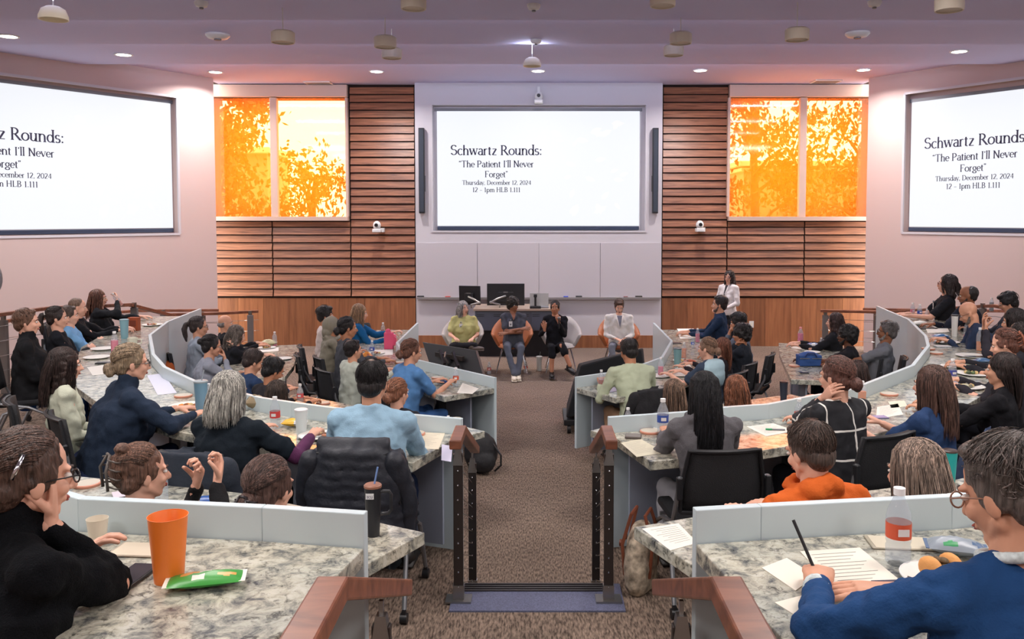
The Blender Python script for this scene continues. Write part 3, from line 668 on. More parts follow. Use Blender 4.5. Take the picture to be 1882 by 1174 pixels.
# ------------------------------------------------------------------ aisle handrails
def post(t, x, y, z0, z1, nm='post'):
    m = MB(); m.box((x, y, (z0+z1)/2), (.052, .03, z1-z0)); p = put(nm, m, M['darksteel'], t, bevel=.003)
    m = MB(); m.loft([[(x-.028,y-.02,z1-.06),(x+.028,y-.02,z1-.06),(x+.028,y+.02,z1-.06),(x-.028,y+.02,z1-.06)],[(x-.014,y-.016,z1+.03),(x+.014,y-.016,z1+.03),(x+.014,y+.016,z1+.03),(x-.014,y+.016,z1+.03)]]); m.box((x,y,z1+.045),(.012,.012,.05)); put('cap', m, M['steel'], p)
    m = MB(); h = z1-z0-.18
    for k in range(9): m.ell((x, y-.018, z0+.09+h*k/8), .006, seg=8, rings=4)
    put('cable_fittings', m, M['chrome'], p, kind='stuff')
    m = MB(); m.box((x, y, z0+.014), (.14, .10, .01)); m.box((x,y,z0+.05),(.06,.045,.09)); put('base_plate', m, M['steel'], p)
def wrail(t, pts, w_=.062, h_=.05, nm='rail'):
    m = MB(); pts = [Vector(p) for p in pts]; rings = []
    for i, p in enumerate(pts):
        a = pts[max(i-1,0)]; b = pts[min(i+1,len(pts)-1)]; d = (b-a).normalized(); x = d.cross(Vector((0,0,1))).normalized(); u = x.cross(d).normalized()
        k = 1.0
        rings.append([p+x*w_/2+u*h_/2*k, p-x*w_/2+u*h_/2*k, p-x*w_/2-u*h_/2*k, p+x*w_/2-u*h_/2*k])
    m.loft(rings); return put(nm, m, M['rail'], t, bevel=.006)
for x, sd in ((-.432, 'left'), (.388, 'right')):
    t = thing('stair_handrail', 'wood-topped steel handrail with cable posts, %s side of the aisle step' % sd, 'handrail', (0,0,0))
    wrail(t, [(x,4.36,1.31),(x,4.68,1.31),(x,5.75,.90)]); post(t, x, 4.52, T[1], 1.22); post(t, x, 5.5, 0.0, .88)
    m = MB()
    for k in range(9): m.tube([(x,4.52,T[1]+.1+.082*k),(x,5.5,.09+.082*k)], .0025, 5)
    put('cables', m, M['steel'], t, kind='stuff')
    t = thing('stair_handrail', 'nearest wood handrail cut by the bottom edge, %s side of the aisle' % sd, 'handrail', (0,0,0))
    xx = x-.006 if x < 0 else x+.015
    wrail(t, [(xx,.75,1.71),(xx,1.76,1.71),(xx,2.66,1.31)], .07); post(t, xx, 2.31, T[1], 1.36); post(t, xx, 1.45, T[2], 1.62)
    m = MB()
    for k in range(8): m.tube([(xx,1.45,T[2]+.12+.085*k),(xx,2.31,T[1]+.12+.085*k)], .0025, 5)
    put('cables', m, M['steel'], t, kind='stuff')
# side-aisle rails far left and far right
def side_rail(label, pts, posts, zfl, ncab=5):
    t = thing('side_handrail', label, 'handrail', (0,0,0)); wrail(t, pts, .07, .045)
    for (x, y, z0, z1) in posts: 
        m = MB(); m.box((x,y,(z0+z1)/2), (.09,.05,z1-z0)); p = put('post', m, mat('rail_post_grey', (118,112,110), .5, .3), t, bevel=.004)
        m = MB(); m.box((x,y,z1+.03), (.05,.03,.08)); put('cap', m, M['steel'], p)
    m = MB()
    for k in range(ncab):
        f = (k+.6)/(ncab+.4)
        for a, b in zip(pts, pts[1:]):
            m.tube([(a[0],a[1],zfl(a)+(a[2]-zfl(a))*f),(b[0],b[1],zfl(b)+(b[2]-zfl(b))*f)], .004, 5)
    put('cables', m, M['steel'], t, kind='stuff')
q = lambda px, py, D: tuple(W(px, py, D))
f1 = lambda a: a[2]-.95
side_rail('sloping wood handrail along the left wall behind the seated people', [q(-40,583,9.6), q(90,566,10.6), q(238,560,11.3), q(320,581,13.0)], [(*q(6,583,10.0)[:2], T[1], 1.28), (*q(247,570,11.4)[:2], .36, 1.28)], f1)
side_rail('level wood handrail ending by the wood wall behind the bald man', [q(310,578,13.6), q(400,576,13.7), q(475,572,13.9)], [(*q(460,580,13.8)[:2], 0, .90), (*q(372,580,13.7)[:2], 0, .9)], f1)
side_rail('second wood handrail close to the left wall', [q(-20,592,10.6), q(250,571,14.2), q(402,570,14.6)], [(*q(300,575,14.3)[:2], 0, .86)], f1, 3)
side_rail('level wood handrail ending by the wood wall behind the long-haired woman at right', [q(1508,571,13.8), q(1600,573,13.7), q(1690,577,13.4)], [(*q(1517,580,13.8)[:2], 0, .9), (*q(1612,580,13.7)[:2], 0, .9)], f1)
side_rail('second wood handrail close to the right wall', [q(1586,568,14.6), q(1700,570,14.2), q(1900,572,12.4)], [(*q(1611,573,14.5)[:2], 0, .86)], f1, 3)
side_rail('sloping wood handrail along the right wall behind the seated men', [q(1640,573,13.0), q(1800,563,11.6), q(1830,562,11.3), q(1910,578,10.2)], [(*q(1806,566,11.5)[:2], .3, 1.26)], f1)

# ------------------------------------------------------------------ chairs
frmm = mat('chair_frame_grey', (136,138,142), .35, .7); mesh_m = mat('chair_mesh', (24,25,29), .7, bump=.5, bscale=220)
def chair_proto():
    t = obj('task_chair', None)
    m = MB(); N = 9; rings = []
    for j in range(6):
        v = j/5; z = .54+.34*v; w_ = .235-.035*abs(v-.35)-.02*v; y0 = -.235-.05*v
        rings.append([(-w_+2*w_*i/(N-1), y0+.035*abs((i-(N-1)/2)/((N-1)/2))**2, z) for i in range(N)])
    vs = [p for r_ in rings for p in r_]; m.add(vs, [(j*N+i, j*N+i+1, (j+1)*N+i+1, (j+1)*N+i) for j in range(5) for i in range(N-1)])
    b = put('backrest', m, mesh_m, t, smooth=True, fix=False); s = b.modifiers.new('thick', 'SOLIDIFY'); s.thickness = .025
    m = MB(); rim = rings[0]+[r_[-1] for r_ in rings[1:]]+rings[-1][::-1][1:]+[r_[0] for r_ in rings[::-1][1:]]
    m.tube([Vector(p)+Vector((0,-.012,0)) for p in rim], .011, 6, cap=False); put('back_rim', m, M['black'], t, smooth=True)
    m = MB(); m.box((0,.02,.455), (.47,.46,.05)); put('seat', m, M['blackmat'], t, bevel=.02)
    for s_ in (-1, 1):
        m = MB(); m.tube([(s_*.235,-.25,.74),(s_*.25,-.235,.62),(s_*.25,-.16,.47),(s_*.25,.05,.425),(s_*.255,.19,.35),(s_*.27,.27,.07)], .013, 8); put('leg', m, frmm, t, smooth=True)
        m = MB(); m.tube([(s_*.25,.02,.43),(s_*.255,-.14,.38),(s_*.27,-.28,.07)], .013, 8); put('leg', m, frmm, t, smooth=True)
        m = MB(); m.box((s_*.24,-.25,.68), (.03,.035,.12)); put('back_clip', m, M['black'], t, bevel=.006)
        for y in (.275, -.285):
            m = MB(); m.tube([(s_*.27-.018,y,.028),(s_*.27+.018,y,.028)], .028, 12); m.box((s_*.27,y,.055),(.02,.03,.03)); put('caster', m, M['black'], t, smooth=True)
    m = MB(); m.tube([(-.25,-.02,.43),(.25,-.02,.43)], .011, 6); m.tube([(-.25,.12,.42),(.25,.12,.42)], .011, 6); put('cross_bar', m, frmm, t)
    return t
CHAIR0 = chair_proto(); chair_used = [0]
def chair(label, x, y, z, rz, group=None):
    c = CHAIR0 if not chair_used[0] else copy_tree(CHAIR0); chair_used[0] = 1
    c.location = (x, y, z); c.rotation_euler = (0, 0, rz); tag(c, label, 'chair', group or 'black mesh-back chairs of the audience'); return c
def lounge(label, x, y, rz, col):
    t = thing('lounge_chair', label, 'chair', (x, y, 0), rz); m = MB(); N = 17; K = 5; vs = []
    for k in range(K):
        v = k/(K-1)
        for i in range(N):
            a = -118+236*i/(N-1); f = abs(a)/118; top = .86-.22*min(1, max(0, (f-.25)/.5))**1.0-.03*f
            r_ = .21+.12*v**.8; z = .40+(top-.40)*v
            vs.append((r_*1.05*math.sin(R(a)), -r_*math.cos(R(a))-.05*v*(1-f), z))
    m.add(vs, [(k*N+i, k*N+i+1, (k+1)*N+i+1, (k+1)*N+i) for k in range(K-1) for i in range(N-1)])
    b = put('shell', m, col, t, smooth=True, fix=False); s = b.modifiers.new('thick', 'SOLIDIFY'); s.thickness = .035
    m = MB(); m.ell((0,.03,.42), (.235,.25,.05), seg=20, rings=8); put('seat', m, col, t, smooth=True)
    for sx in (-1,1):
        for sy in (-1,1):
            m = MB(); m.tube([(sx*.15,sy*.14,.40),(sx*.25,sy*.25,.012)], [.014,.009], 8); put('leg', m, M['chrome'], t, smooth=True)
    return t
shell_g = mat('grey_leather', (176,170,168), .55); shell_w = mat('tan_leather', (168,98,56), .5)

# ------------------------------------------------------------------ presenter's console and its gear
cdp = 15.0; x0 = W(873, 600, cdp).x; x1 = W(1026, 600, cdp).x; zc_ = W(900, 567, cdp).z; zm = W(900, 608, cdp).z
t = thing('presenter_console', 'long grey and black presenter console under the whiteboard, behind the speakers', 'desk', ((x0+x1)/2, cdp+.4, 0)); wdc = x1-x0
m = MB(); m.box((0,0,zc_-.02), (wdc+.06, .86, .04)); put('counter', m, mat('console_top', (176,156,140), .35), t, bevel=.004)
m = MB(); m.box((0,0,(zc_-.04+zm)/2), (wdc, .78, zc_-.04-zm)); put('cabinet', m, mat('console_grey', (82,88,100), .5), t, bevel=.004)
m = MB(); m.box((0,.05,zm/2), (wdc-.06, .68, zm)); put('plinth', m, M['black'], t)
for k in range(3):
    a = -wdc/2+wdc*(k+.5)/3; m = MB(); m.box((a,-.395,(zc_-.04+zm)/2), (wdc/3-.03, .014, zc_-.07-zm)); d = put('door', m, MATS['console_grey'], t, bevel=.003)
    m = MB(); [m.box((a+sx*.15,-.404,zc_-.11-.03*j), (.13,.006,.007)) for sx in (-1,1) for j in range(2)]; put('vent_slots', m, M['black'], d, kind='stuff')
def monitor(px0, py0, px1, py1, D, rz, lb, tilt=0, sg=-1):
    a = W(px0, py0, D); b = W(px1, py1, D); w_ = b.x-a.x; h = a.z-b.z
    t = thing('monitor', lb, 'monitor', ((a.x+b.x)/2, D, zc_), rz)
    z0 = b.z-zc_; m = MB(); m.box((0,0,z0+h/2), (w_,.035,h), (tilt,0,0)); put('display', m, M['black'], t, bevel=.006)
    m = MB(); m.box((0,-.04,z0+h*.4), (w_*.4,.05,h*.45)); put('rear_housing', m, M['black'], t, bevel=.01)
    m = MB(); m.tube([(0,-.08,z0+h*.45),(sg*.14,-.2,z0+h*.36),(sg*.26,-.24,z0+h*.2)], .018, 8); m.tube([(sg*.26,-.24,z0+h*.2),(sg*.1,-.22,.06),(sg*.1,-.2,.0)], .016, 8); m.ell((sg*.26,-.24,z0+h*.2), .026)
    put('monitor_arm', m, M['steel'], t, smooth=True)
    m = MB(); m.box((0,-.068,z0+h*.62), (.08,.004,.02)); put('badge', m, M['steel'], t)
monitor(843, 525, 884, 560, 15.35, R(-14), 'left monitor seen from behind at the left end of the console', R(4), 1); monitor(895, 521, 964, 561, 15.35, 0, 'larger monitor seen from behind in the middle of the console')
p = W(991, 556, 15.2); t = thing('laptop', 'open grey laptop at the right end of the console', 'laptop', (p.x, p.y, zc_))
m = MB(); m.box((0,0,.01), (.34,.24,.02)); put('base', m, M['greyplast'], t); m = MB(); m.box((0,.1,.13), (.34,.012,.24), (R(-14),0,0)); put('lid', m, M['steel'], t, bevel=.003)
p = W(984, 556, 15.05); t = thing('document_camera', 'black document camera on the console beside the laptop', 'camera', (p.x, p.y, zc_))
m = MB(); m.box((0,0,.02), (.2,.14,.04)); put('base', m, M['black'], t, bevel=.006); m = MB(); m.tube([(0,.02,.03),(0,.03,.22)], .02, 8); m.box((0,-.02,.23),(.06,.12,.05)); put('arm', m, M['black'], t)

# ------------------------------------------------------------------ floor monitor left, covered cart right
a = W(776, 628, 10.1); b = W(873, 643, 9.4); c_ = W(887, 689, 9.15); d = W(789, 668, 9.85)
t = thing('floor_display', 'large black display tilted back on a low stand, seen from behind, left of the aisle', 'display', ((a.x+c_.x)/2, 9.6, 0)); off = Vector(((a.x+c_.x)/2, 9.6, 0))
nn = (b-a).cross(d-a).normalized(); nn = nn if nn.y < 0 else -nn
m = MB(); m.loft([[p-off for p in (a,b,c_,d)], [p-off-nn*.05 for p in (a,b,c_,d)]]); put('display', m, M['black'], t, bevel=.006)
ct = (a+b+c_+d)/4-off; m = MB(); e1 = (b-a).normalized(); e2 = (d-a).normalized()
m.bar(ct-e1*.25+nn*.03, ct+e1*.25+nn*.03, .03, .05); m.bar(ct-e1*.12-e2*.08+nn*.05, ct-e1*.12+e2*.14+nn*.05, .03, .03); m.bar(ct+e1*.12-e2*.08+nn*.05, ct+e1*.12+e2*.14+nn*.05, .03, .03); m.tube([ct+nn*.07-e2*.05, ct+nn*.12+e2*.05, ct+nn*.08+e2*.12], .012, 6); put('wall_mount', m, M['darksteel'], t)
m = MB(); m.tube([ct+nn*.03, (ct.x, ct.y, .05)], .03, 10); m.box((ct.x, ct.y, .03), (.7,.5,.04)); put('stand', m, M['black'], t)
a = W(1068, 671, 9.7); b = W(1179, 641, 10.3); t = thing('covered_cart', 'rolling cart under a black cloth cover behind the right front-row panel', 'cart', (a.x, a.y, 0)); off = Vector((a.x, a.y, 0))
m = MB(); top = [a-off, b-off, b-off+Vector((.05,.22,-.02)), a-off+Vector((-.02,.25,-.02))]; e1 = (b-a); e1.z = 0
base = [Vector((-.18,-.12,.2)), Vector((e1.x+.1, e1.y-.1,.2)), Vector((e1.x+.15, e1.y+.5,.2)), Vector((-.15,.55,.2))]
m.loft([base, [x_.lerp(y_, .5)+Vector((0,.02,0)) for x_, y_ in zip(base, top)], top]); put('cloth_cover', m, M['blackmat'], t, bevel=.02)
m = MB(); m.box((.35,.25,.13), (1.1,.62,.07)); put('deck', m, M['black'], t, bevel=.01)
for x_, y_ in ((-.14,-.02),(.84,-.02),(-.14,.52),(.84,.52)):
    m = MB(); m.tube([(x_-.02,y_,.05),(x_+.02,y_,.05)], .05, 14); put('caster', m, M['black'], t, smooth=True)
# ------------------------------------------------------------------ people
BAKE = []            # objects whose modifiers are applied together at the end
foldtex = bpy.data.textures.new('folds', 'CLOUDS'); foldtex.noise_scale = .09; foldtex.noise_depth = 2
hairtex = bpy.data.textures.new('strands', 'CLOUDS'); hairtex.noise_scale = .035; hairtex.noise_depth = 1
curltex = bpy.data.textures.new('curls', 'VORONOI'); curltex.noise_scale = .045
def fused(name, mb, m, parent, vox, disp=0, tex=None, smooth=2, label=None):
    o = obj(name, mb.mesh(name, m, True), parent, label=label)
    r_ = o.modifiers.new('fuse', 'REMESH'); r_.mode = 'VOXEL'; r_.voxel_size = vox; r_.use_smooth_shade = True
    if smooth: s = o.modifiers.new('soft', 'SMOOTH'); s.factor = .5; s.iterations = smooth
    if disp: d = o.modifiers.new('relief', 'DISPLACE'); d.texture = tex; d.strength = disp; d.mid_level = .5; d.texture_coords = 'LOCAL'
    BAKE.append(o); return o

# hands: five separate fingers, several poses; wrist at origin, fingers along +Y, palm faces -Z, thumb on +X side
def hand_mb(curl, spread=.10, thumb=(.55, .35), f=1.0):
    m = MB()
    rings = []
    for y, wx_, tz, cx in ((-.035,.026,.019,0),(0,.027,.018,0),(.03,.036,.016,.002),(.065,.041,.0145,0),(.088,.040,.012,-.001)):
        rings.append([(cx+wx_*math.cos(a)*f, y*f, tz*math.sin(a)*f) for a in [2*PI*j/12 for j in range(12)]])
    m.loft([r_[::-1] for r_ in rings])
    for i, (bx, by, L_) in enumerate(((.030,.086,.074),(.010,.091,.082),(-.011,.088,.076),(-.030,.080,.060))):
        p = Vector((bx, by, -.001))*f; side = (1.2-i*.8)*spread; th = curl*.35+.06
        pts = [Vector((bx*.9,by-.03,0))*f, p]; rad = [.0098*f, .0096*f]
        for k, (fr_, rr) in enumerate(((.45,.0088),(.32,.0080),(.26,.0068))):
            d = Vector((math.sin(side)*math.cos(th), math.cos(side)*math.cos(th), -math.sin(th))); p = p+d*L_*fr_*f; pts.append(p); rad.append(rr*f); th += curl*(.85+.15*i)
        m.tube(pts, rad, 9); [m.ell(q_, r_, seg=9, rings=6) for q_, r_ in zip(pts[1:], rad[1:])]
    a, b = thumb; p = Vector((.024,.022,-.006))*f; pts = [p-Vector((.01,.01,0))*f, p]; rad = [.013*f,.0135*f]; d = Vector((math.sin(a), math.cos(a), -b)).normalized()
    for k, (L_, rr) in enumerate(((.038,.0115),(.032,.0100),(.024,.0085))):
        p = p+d*L_*f; pts.append(p); rad.append(rr*f); d = (d+Vector((-.25*curl-.05, .1, -.12*curl))).normalized()
    m.tube(pts, rad, 9); [m.ell(q_, r_, seg=9, rings=6) for q_, r_ in zip(pts[1:], rad[1:])]
    return m
HANDS = {}
hand_src = []
for nm, a in (('relax',(.45,)), ('flat',(.10,)), ('hold',(1.0,.04,(.75,.8))), ('fist',(1.35,.02,(.35,.9))), ('pen',(.95,.02,(.25,.9)))):
    for q_, vx in (('c', .0052), ('f', .0030)):
        o = obj('h', hand_mb(*a).mesh('h', M['paper'])); r_ = o.modifiers.new('fuse','REMESH'); r_.mode='VOXEL'; r_.voxel_size=vx
        s = o.modifiers.new('soft','SMOOTH'); s.factor=.5; s.iterations=2; hand_src.append((nm+q_, o))
dg = bpy.context.evaluated_depsgraph_get()
for k, o in hand_src:
    me = o.evaluated_get(dg).to_mesh(); HANDS[k] = ([v.co.copy() for v in me.vertices], [tuple(p.vertices) for p in me.polygons]); o.to_mesh_clear() if False else None
for k, o in hand_src: bpy.data.objects.remove(o)
HANDJOBS = []        # (body object, list of (key, matrix, mirrored))

def ik(S, Tt, a, b, pole):
    d = Tt-S; L_ = d.length
    if L_ > (a+b)*.995: Tt = S+d.normalized()*(a+b)*.995; d = Tt-S; L_ = d.length
    x = (a*a-b*b+L_*L_)/(2*L_); h = math.sqrt(max(0, a*a-x*x)); dn = d.normalized(); p = (pole-dn*pole.dot(dn))
    if p.length < 1e-4: p = Vector((0,0,-1))
    return S+dn*x+p.normalized()*h, Tt
SKIN = {'fair': (222,170,146), 'light': (206,152,124), 'tan': (178,122,92), 'brown': (140,92,66), 'dark': (104,66,48)}
def skinmat(k): return mat('skin_'+k, SKIN[k], .5, spec=.35, var=.08, bscale=12)
eyem = mat('eye_white', (228,224,218), .25); irism = mat('iris', (48,34,26), .2); lipm = mat('lips', (168,92,84), .45)

def person(label, px, py, D, fz, face, hair, hcol, skin='fair', top=(30,32,38), sleeve='long', legs=(36,40,52), arms=('desk','desk'), lean=6, hyaw=0, hpitch=0, htilt=0,
           bulk=1.0, wom=True, vox=1.0, glasses=None, beard=None, chair_lb=None, extras=(), hz=None, collar=None, pose='sit', shoes=(40,36,34), scale=None, topmat=None, group=None, chair_off=0, lips=True, knee=None, shw=1.0, bare=False):
    H = W(px, py, D); hzt = H.z-fz; a = R(face); Fw = Vector((math.sin(a), math.cos(a), 0)); Ln = R(lean)
    base_h = .47 if pose == 'sit' else .86
    if pose == 'low': base_h = .44
    k = scale or min(1.08, max(.86, hzt/(base_h+.68*math.cos(Ln)))); LT = .68*k
    hipz = hzt-LT*math.cos(Ln)
    if pose != 'stand' and hipz < .36:      # sit deeper by leaning more
        c_ = max(.35, min(1, (hzt-.40)/LT)); Ln = math.acos(c_); hipz = hzt-LT*c_
    if pose != 'stand' and hipz > .56: hipz = min(hipz, .62)
    B = Vector((H.x, H.y, fz))-Fw*LT*math.sin(Ln)
    t = thing('person', label, 'person', B, -a, group)
    hip = Vector((0,0,hipz)); up = Vector((0, math.sin(Ln), math.cos(Ln))); fw = Vector((0, math.cos(Ln), -math.sin(Ln)))
    nb = hip+up*.535*k; sh_y = hip+up*.475*k; hc = hip+up*LT; sw = (.165 if wom else .19)*k*(.85+.15*bulk)*shw
    Hm = Matrix.Translation(hc) @ Euler((-R(hpitch), R(htilt), -R(hyaw)), 'YXZ').to_matrix().to_4x4() @ Matrix.Scale(k, 4)
    Hm = Matrix.Translation(hc) @ Matrix.Rotation(-R(hyaw), 4, 'Z') @ Matrix.Rotation(-R(hpitch), 4, 'X') @ Matrix.Rotation(R(htilt), 4, 'Y') @ Matrix.Scale(k, 4)
    hx = lambda *p: Hm @ Vector(p)
    def hel(m, c, r_, seg=14, rings=10, mi=0):
        q_ = MB(); q_.ell(c, r_, seg=seg, rings=rings); m.add([Hm @ Vector(v) for v in q_.v], q_.f, mi)
    sk = skinmat(skin); vb = .0105*vox; b = MB()
    # head
    hel(b, (0,-.012,.032), (.073,.093,.083)); hel(b, (0,.028,-.03), (.057,.058,.074)); hel(b, (0,.052,-.088), (.026,.026,.021))
    for s in (-1,1):
        b.cone(hx(s*.050,.0,-.052), .021*k, hx(s*.014,.055,-.090), .019*k); hel(b, (s*.034,.060,-.030), (.022,.024,.022)); hel(b, (s*.0745,-.006,-.012), (.0095,.019,.031), 10, 8)
        hel(b, (s*.03,.072,.020), (.024,.014,.009), 10, 8)
    b.cone(hx(0,.082,.006), .0085*k, hx(0,.104,-.032), .0125*k, 8); hel(b, (0,.092,-.036), (.018,.012,.009), 10, 6); hel(b, (0,.078,-.062), (.026,.012,.013), 10, 6)
    b.cone(hx(0,-.022,-.055), .052*k, nb, .056*k, 12)
    # torso core
    b.cone(nb-up*.02*k, .060*k, hip+up*.30*k, .085*k*bulk); b.cone(hip+up*.30*k, .085*k*bulk, hip+up*.05, .095*k*bulk)
    # arms
    A = {}; hands = []
    for s, md in ((-1, arms[0]), (1, arms[1])):
        S = sh_y + Vector((s*sw,0,0)); hz_ = {}; pole = Vector((s*.55, -.35, -1)); hk = 'relax'; pn = Vector((0,0,-1))
        if isinstance(md, tuple): Tt = Vector(md[0]); pole = Vector(md[1]) if len(md) > 1 and md[1] else pole; hk = md[2] if len(md) > 2 else 'relax'; pn = Vector(md[3]) if len(md) > 3 else pn
        elif md == 'desk': Tt = Vector((s*.13, .47, .79)); hk = 'relax'
        elif md == 'deskin': Tt = Vector((s*.05, .42, .785)); hk = 'relax'
        elif md == 'lap': Tt = Vector((s*.07, .27, hipz+.14)); hk = 'relax'
        elif md == 'cross': Tt = Vector((-s*.10, .26, hipz+.26+.03*s)); pole = Vector((s*1, -.1, -.8)); pn = Vector((0,-.6,-.6))
        elif md == 'chin': Tt = hx(s*.045, .075, -.125); pole = Vector((s*.3, .7, -1)); hk = 'fist'; pn = Vector((0,-1,0))
        elif md == 'cheek': Tt = hx(s*.075, .055, -.13); pole = Vector((s*.3, .6, -1)); hk = 'relax'; pn = Vector((-s,-.4,0))
        elif md == 'mouth': Tt = hx(s*.03, .15, -.14); pole = Vector((s*.4, .5, -1)); hk = 'fist'; pn = Vector((0,-1,0))
        elif md == 'down': Tt = S+Vector((s*.05,.04,-.52*k)); pole = Vector((s*.2,-1,0)); pn = Vector((-s,0,0))
        E, Tt = ik(S, Tt, .285*k, .255*k, pole); A[s] = (S, E, Tt)
        b.cone(S, .046*k, E, .036*k); b.cone(E, .036*k, Tt, .0245*k)
        d = (Tt-E).normalized()
        if isinstance(md, tuple) and len(md) > 4: d = Vector(md[4]).normalized()
        elif md in ('desk','deskin','flat'): d = (d*Vector((1,1,.1))).normalized()
        n = -(pn - d*pn.dot(d))
        if n.length < .05: n = Vector((0,-1,0))-d*(-d.y)
        n.normalize(); xx = d.cross(n); mt = Matrix((xx, d, n)).transposed().to_4x4(); hs = k*(.93 if wom else 1.03)
        hands.append((hk+('f' if vox < .8 else 'c'), Matrix.Translation(Tt+d*.022*k) @ mt @ Matrix.Scale(hs, 4), s > 0))
    if bare:
        for kn in knee: b.cone(Vector(kn[0]), .054*k, Vector(kn[1]), .036*k)
    body = fused('body', b, sk, t, vb, smooth=2 if vox >= .8 else 3); HANDJOBS.append((body, hands))
    # face parts (only where the photo shows a face)
    view = (Fw.to_2d().normalized()).dot(-Vector((H.x, H.y)).normalized()); av = R(face+hyaw); view = Vector((math.sin(av), math.cos(av))).dot(-Vector((H.x, H.y)).normalized())
    seen = view > -.75
    if seen:
        for s in (-1,1):
            m = MB(); hel(m, (s*.030,.0775,.001), (.0130,.0105,.0068), 10, 8); hel(m, (s*.030+.0,.0862,.001), (.0056,.0030,.0052), 8, 6, 1)
            o = obj('eye', m.mesh('eye', [eyem, irism], True), t)
            m = MB(); m.tube([hx(s*.013,.086,.020), hx(s*.032,.0865,.0245), hx(s*.050,.076,.019)], [.0032*k,.0042*k,.002*k], 6); obj('eyebrow', m.mesh('eyebrow', hairmat(tuple(int(c*.7) for c in hcol)), True), t)
        if lips:
            m = MB(); hel(m, (0,.0885,-.0605), (.0225,.0065,.0042), 12, 6); hel(m, (0,.0875,-.067), (.018,.0065,.0048), 12, 6); obj('lips', m.mesh('lips', lipm, True), t)
    if beard:
        m = MB(); hel(m, (0,.045,-.088), (.036,.040,.032)); hel(m, (0,.082,-.052), (.026,.012,.005))
        for s in (-1,1): m.cone(hx(s*.058,.008,-.035), .014*k, hx(s*.034,.044,-.082), .020*k)
        fused('beard', m, hairmat(beard), t, .006*max(.7,vox), .004, hairtex, 1)
    if glasses:
        g = MB(); gm = mat('glasses_frame_%d' % glasses[0], glasses, .3)
        for s in (-1,1):
            g.tube([hx(s*.031+.023*math.cos(q_), .099, -.002+.017*math.sin(q_)) for q_ in [2*PI*i/14 for i in range(15)]], .0022*k, 5, cap=False)
            g.tube([hx(s*.054,.098,.004), hx(s*.074,.06,.006), hx(s*.079,-.005,.0)], .002*k, 5)
        g.tube([hx(-.009,.101,.0), hx(.009,.101,.0)], .0022*k, 5); obj('glasses', g.mesh('glasses', gm, True), t)
    # hair
    hm = hairmat(hcol); h = MB(); st = hair.split('+')[0]; hv = .0085*max(.75, vox); dsp, tx = .005, hairtex
    def cap(e=0.0, back=True):
        hel(h, (0,-.024,.040), (.0815+e,.0975+e,.0865+e))
        if back: hel(h, (0,-.058,-.015), (.071+e,.052+e,.068+e))
    gz = Matrix.Translation(hc) @ Matrix.Rotation(-R(hyaw), 4, 'Z') @ Matrix.Scale(k, 4)
    gx = lambda *p: gz @ Vector(p)
    if st == 'short': cap(.002); [hel(h, (s*.066,-.012,.005), (.016,.04,.04)) for s in (-1,1)]; hel(h, (0,.038,.096), (.052,.035,.022))
    elif st == 'buzz': cap(-.003)
    elif st == 'fluffy': cap(.010); hel(h, (0,.045,.090), (.066,.045,.034)); [hel(h, (s*.068,-.0,.02), (.02,.05,.05)) for s in (-1,1)]; dsp = .014
    elif st == 'afro': cap(.022); [hel(h, (s*.07,-.03,.0), (.03,.05,.06)) for s in (-1,1)]; dsp, tx = .028, curltex
    elif st == 'bald': pass
    elif st == 'fringe': hel(h, (0,-.045,-.018), (.079,.070,.045)); [hel(h, (s*.070,-.02,-.008), (.011,.035,.03)) for s in (-1,1)]
    elif st == 'receding': hel(h, (0,-.045,.030), (.081,.082,.082)); hel(h, (0,-.058,-.015), (.070,.050,.062))
    elif st in ('bun','topbun','ponytail','clawup'):
        cap(.001); [hel(h, (s*.066,-.005,.012), (.015,.05,.042)) for s in (-1,1)]
        if st == 'bun': hel(h, (0,-.132,-.035), (.042,.036,.040)); hel(h, (.02,-.125,-.06), (.03,.028,.028)); dsp = .014
        if st == 'topbun': hel(h, (0,-.128,.040), (.036,.034,.036))
        if st == 'ponytail':
            P = [hx(0,-.112,.045), gx(0,-.150,.030), gx(0,-.168,-.03), gx(.005,-.155,-.11), gx(.01,-.145,-.17)]
            for p, q_, r1, r2 in zip(P, P[1:], (.022,.03,.034,.028), (.03,.034,.028,.012)): h.cone(p, r1*k, q_, r2*k)
        if st == 'clawup': hel(h, (0,-.098,.03), (.04,.04,.07)); hel(h, (.01,-.085,.115), (.035,.035,.022)); dsp = .016
    if st in ('long','longwave','bob','bobwave','curly','lowtail'):
        cap(.006); e = 0.012 if st in ('curly','longwave','bobwave') else 0
        zlow = {'long':-.29,'longwave':-.29,'bob':-.13,'bobwave':-.15,'curly':-.22,'lowtail':-.36}[st]
        wd = {'lowtail':.055}.get(st, .082+e)
        P = [gx(0,-.055,.0), gx(0,-.075,-.08), gx(0,-.085,zlow*.6), gx(0,-.080,zlow)]
        def flat(c, rx, ry, rz):
            q_ = MB(); q_.ell((0,0,0), (rx,ry,rz), seg=14, rings=8); h.add([gz @ (Vector(c)+Vector(v)) for v in q_.v], q_.f)
        n = max(2, int(abs(zlow)/.05))
        for i in range(n+1):
            f = i/n; zz = -.02+(zlow+.02)*f; ww = wd*(1+.12*math.sin(f*PI))*(1-.25*max(0,f-.7)/.3) if st != 'lowtail' else wd*(1-.3*f)+.02*(1-f)
            flat((0, -.052-.03*f-(.03*math.sin(Ln) if f > .5 else 0), zz), ww, .045-.012*f, .045)
        if st != 'lowtail':
            for s in (-1,1):
                zs = max(zlow*.75, -.26)
                for i in range(5):
                    f = i/4; flat((s*(.069+.006*f), -.018-.02*f, -.0+zs*f), .022+e*.6, .045, .045)
        if st == 'lowtail':
            for s in (-1,1): hel(h, (s*.068,-.02,-.01), (.018,.045,.05))
        dsp = {'curly': .016, 'longwave': .016, 'bobwave': .018}.get(st, .006); tx = curltex if st == 'curly' else hairtex
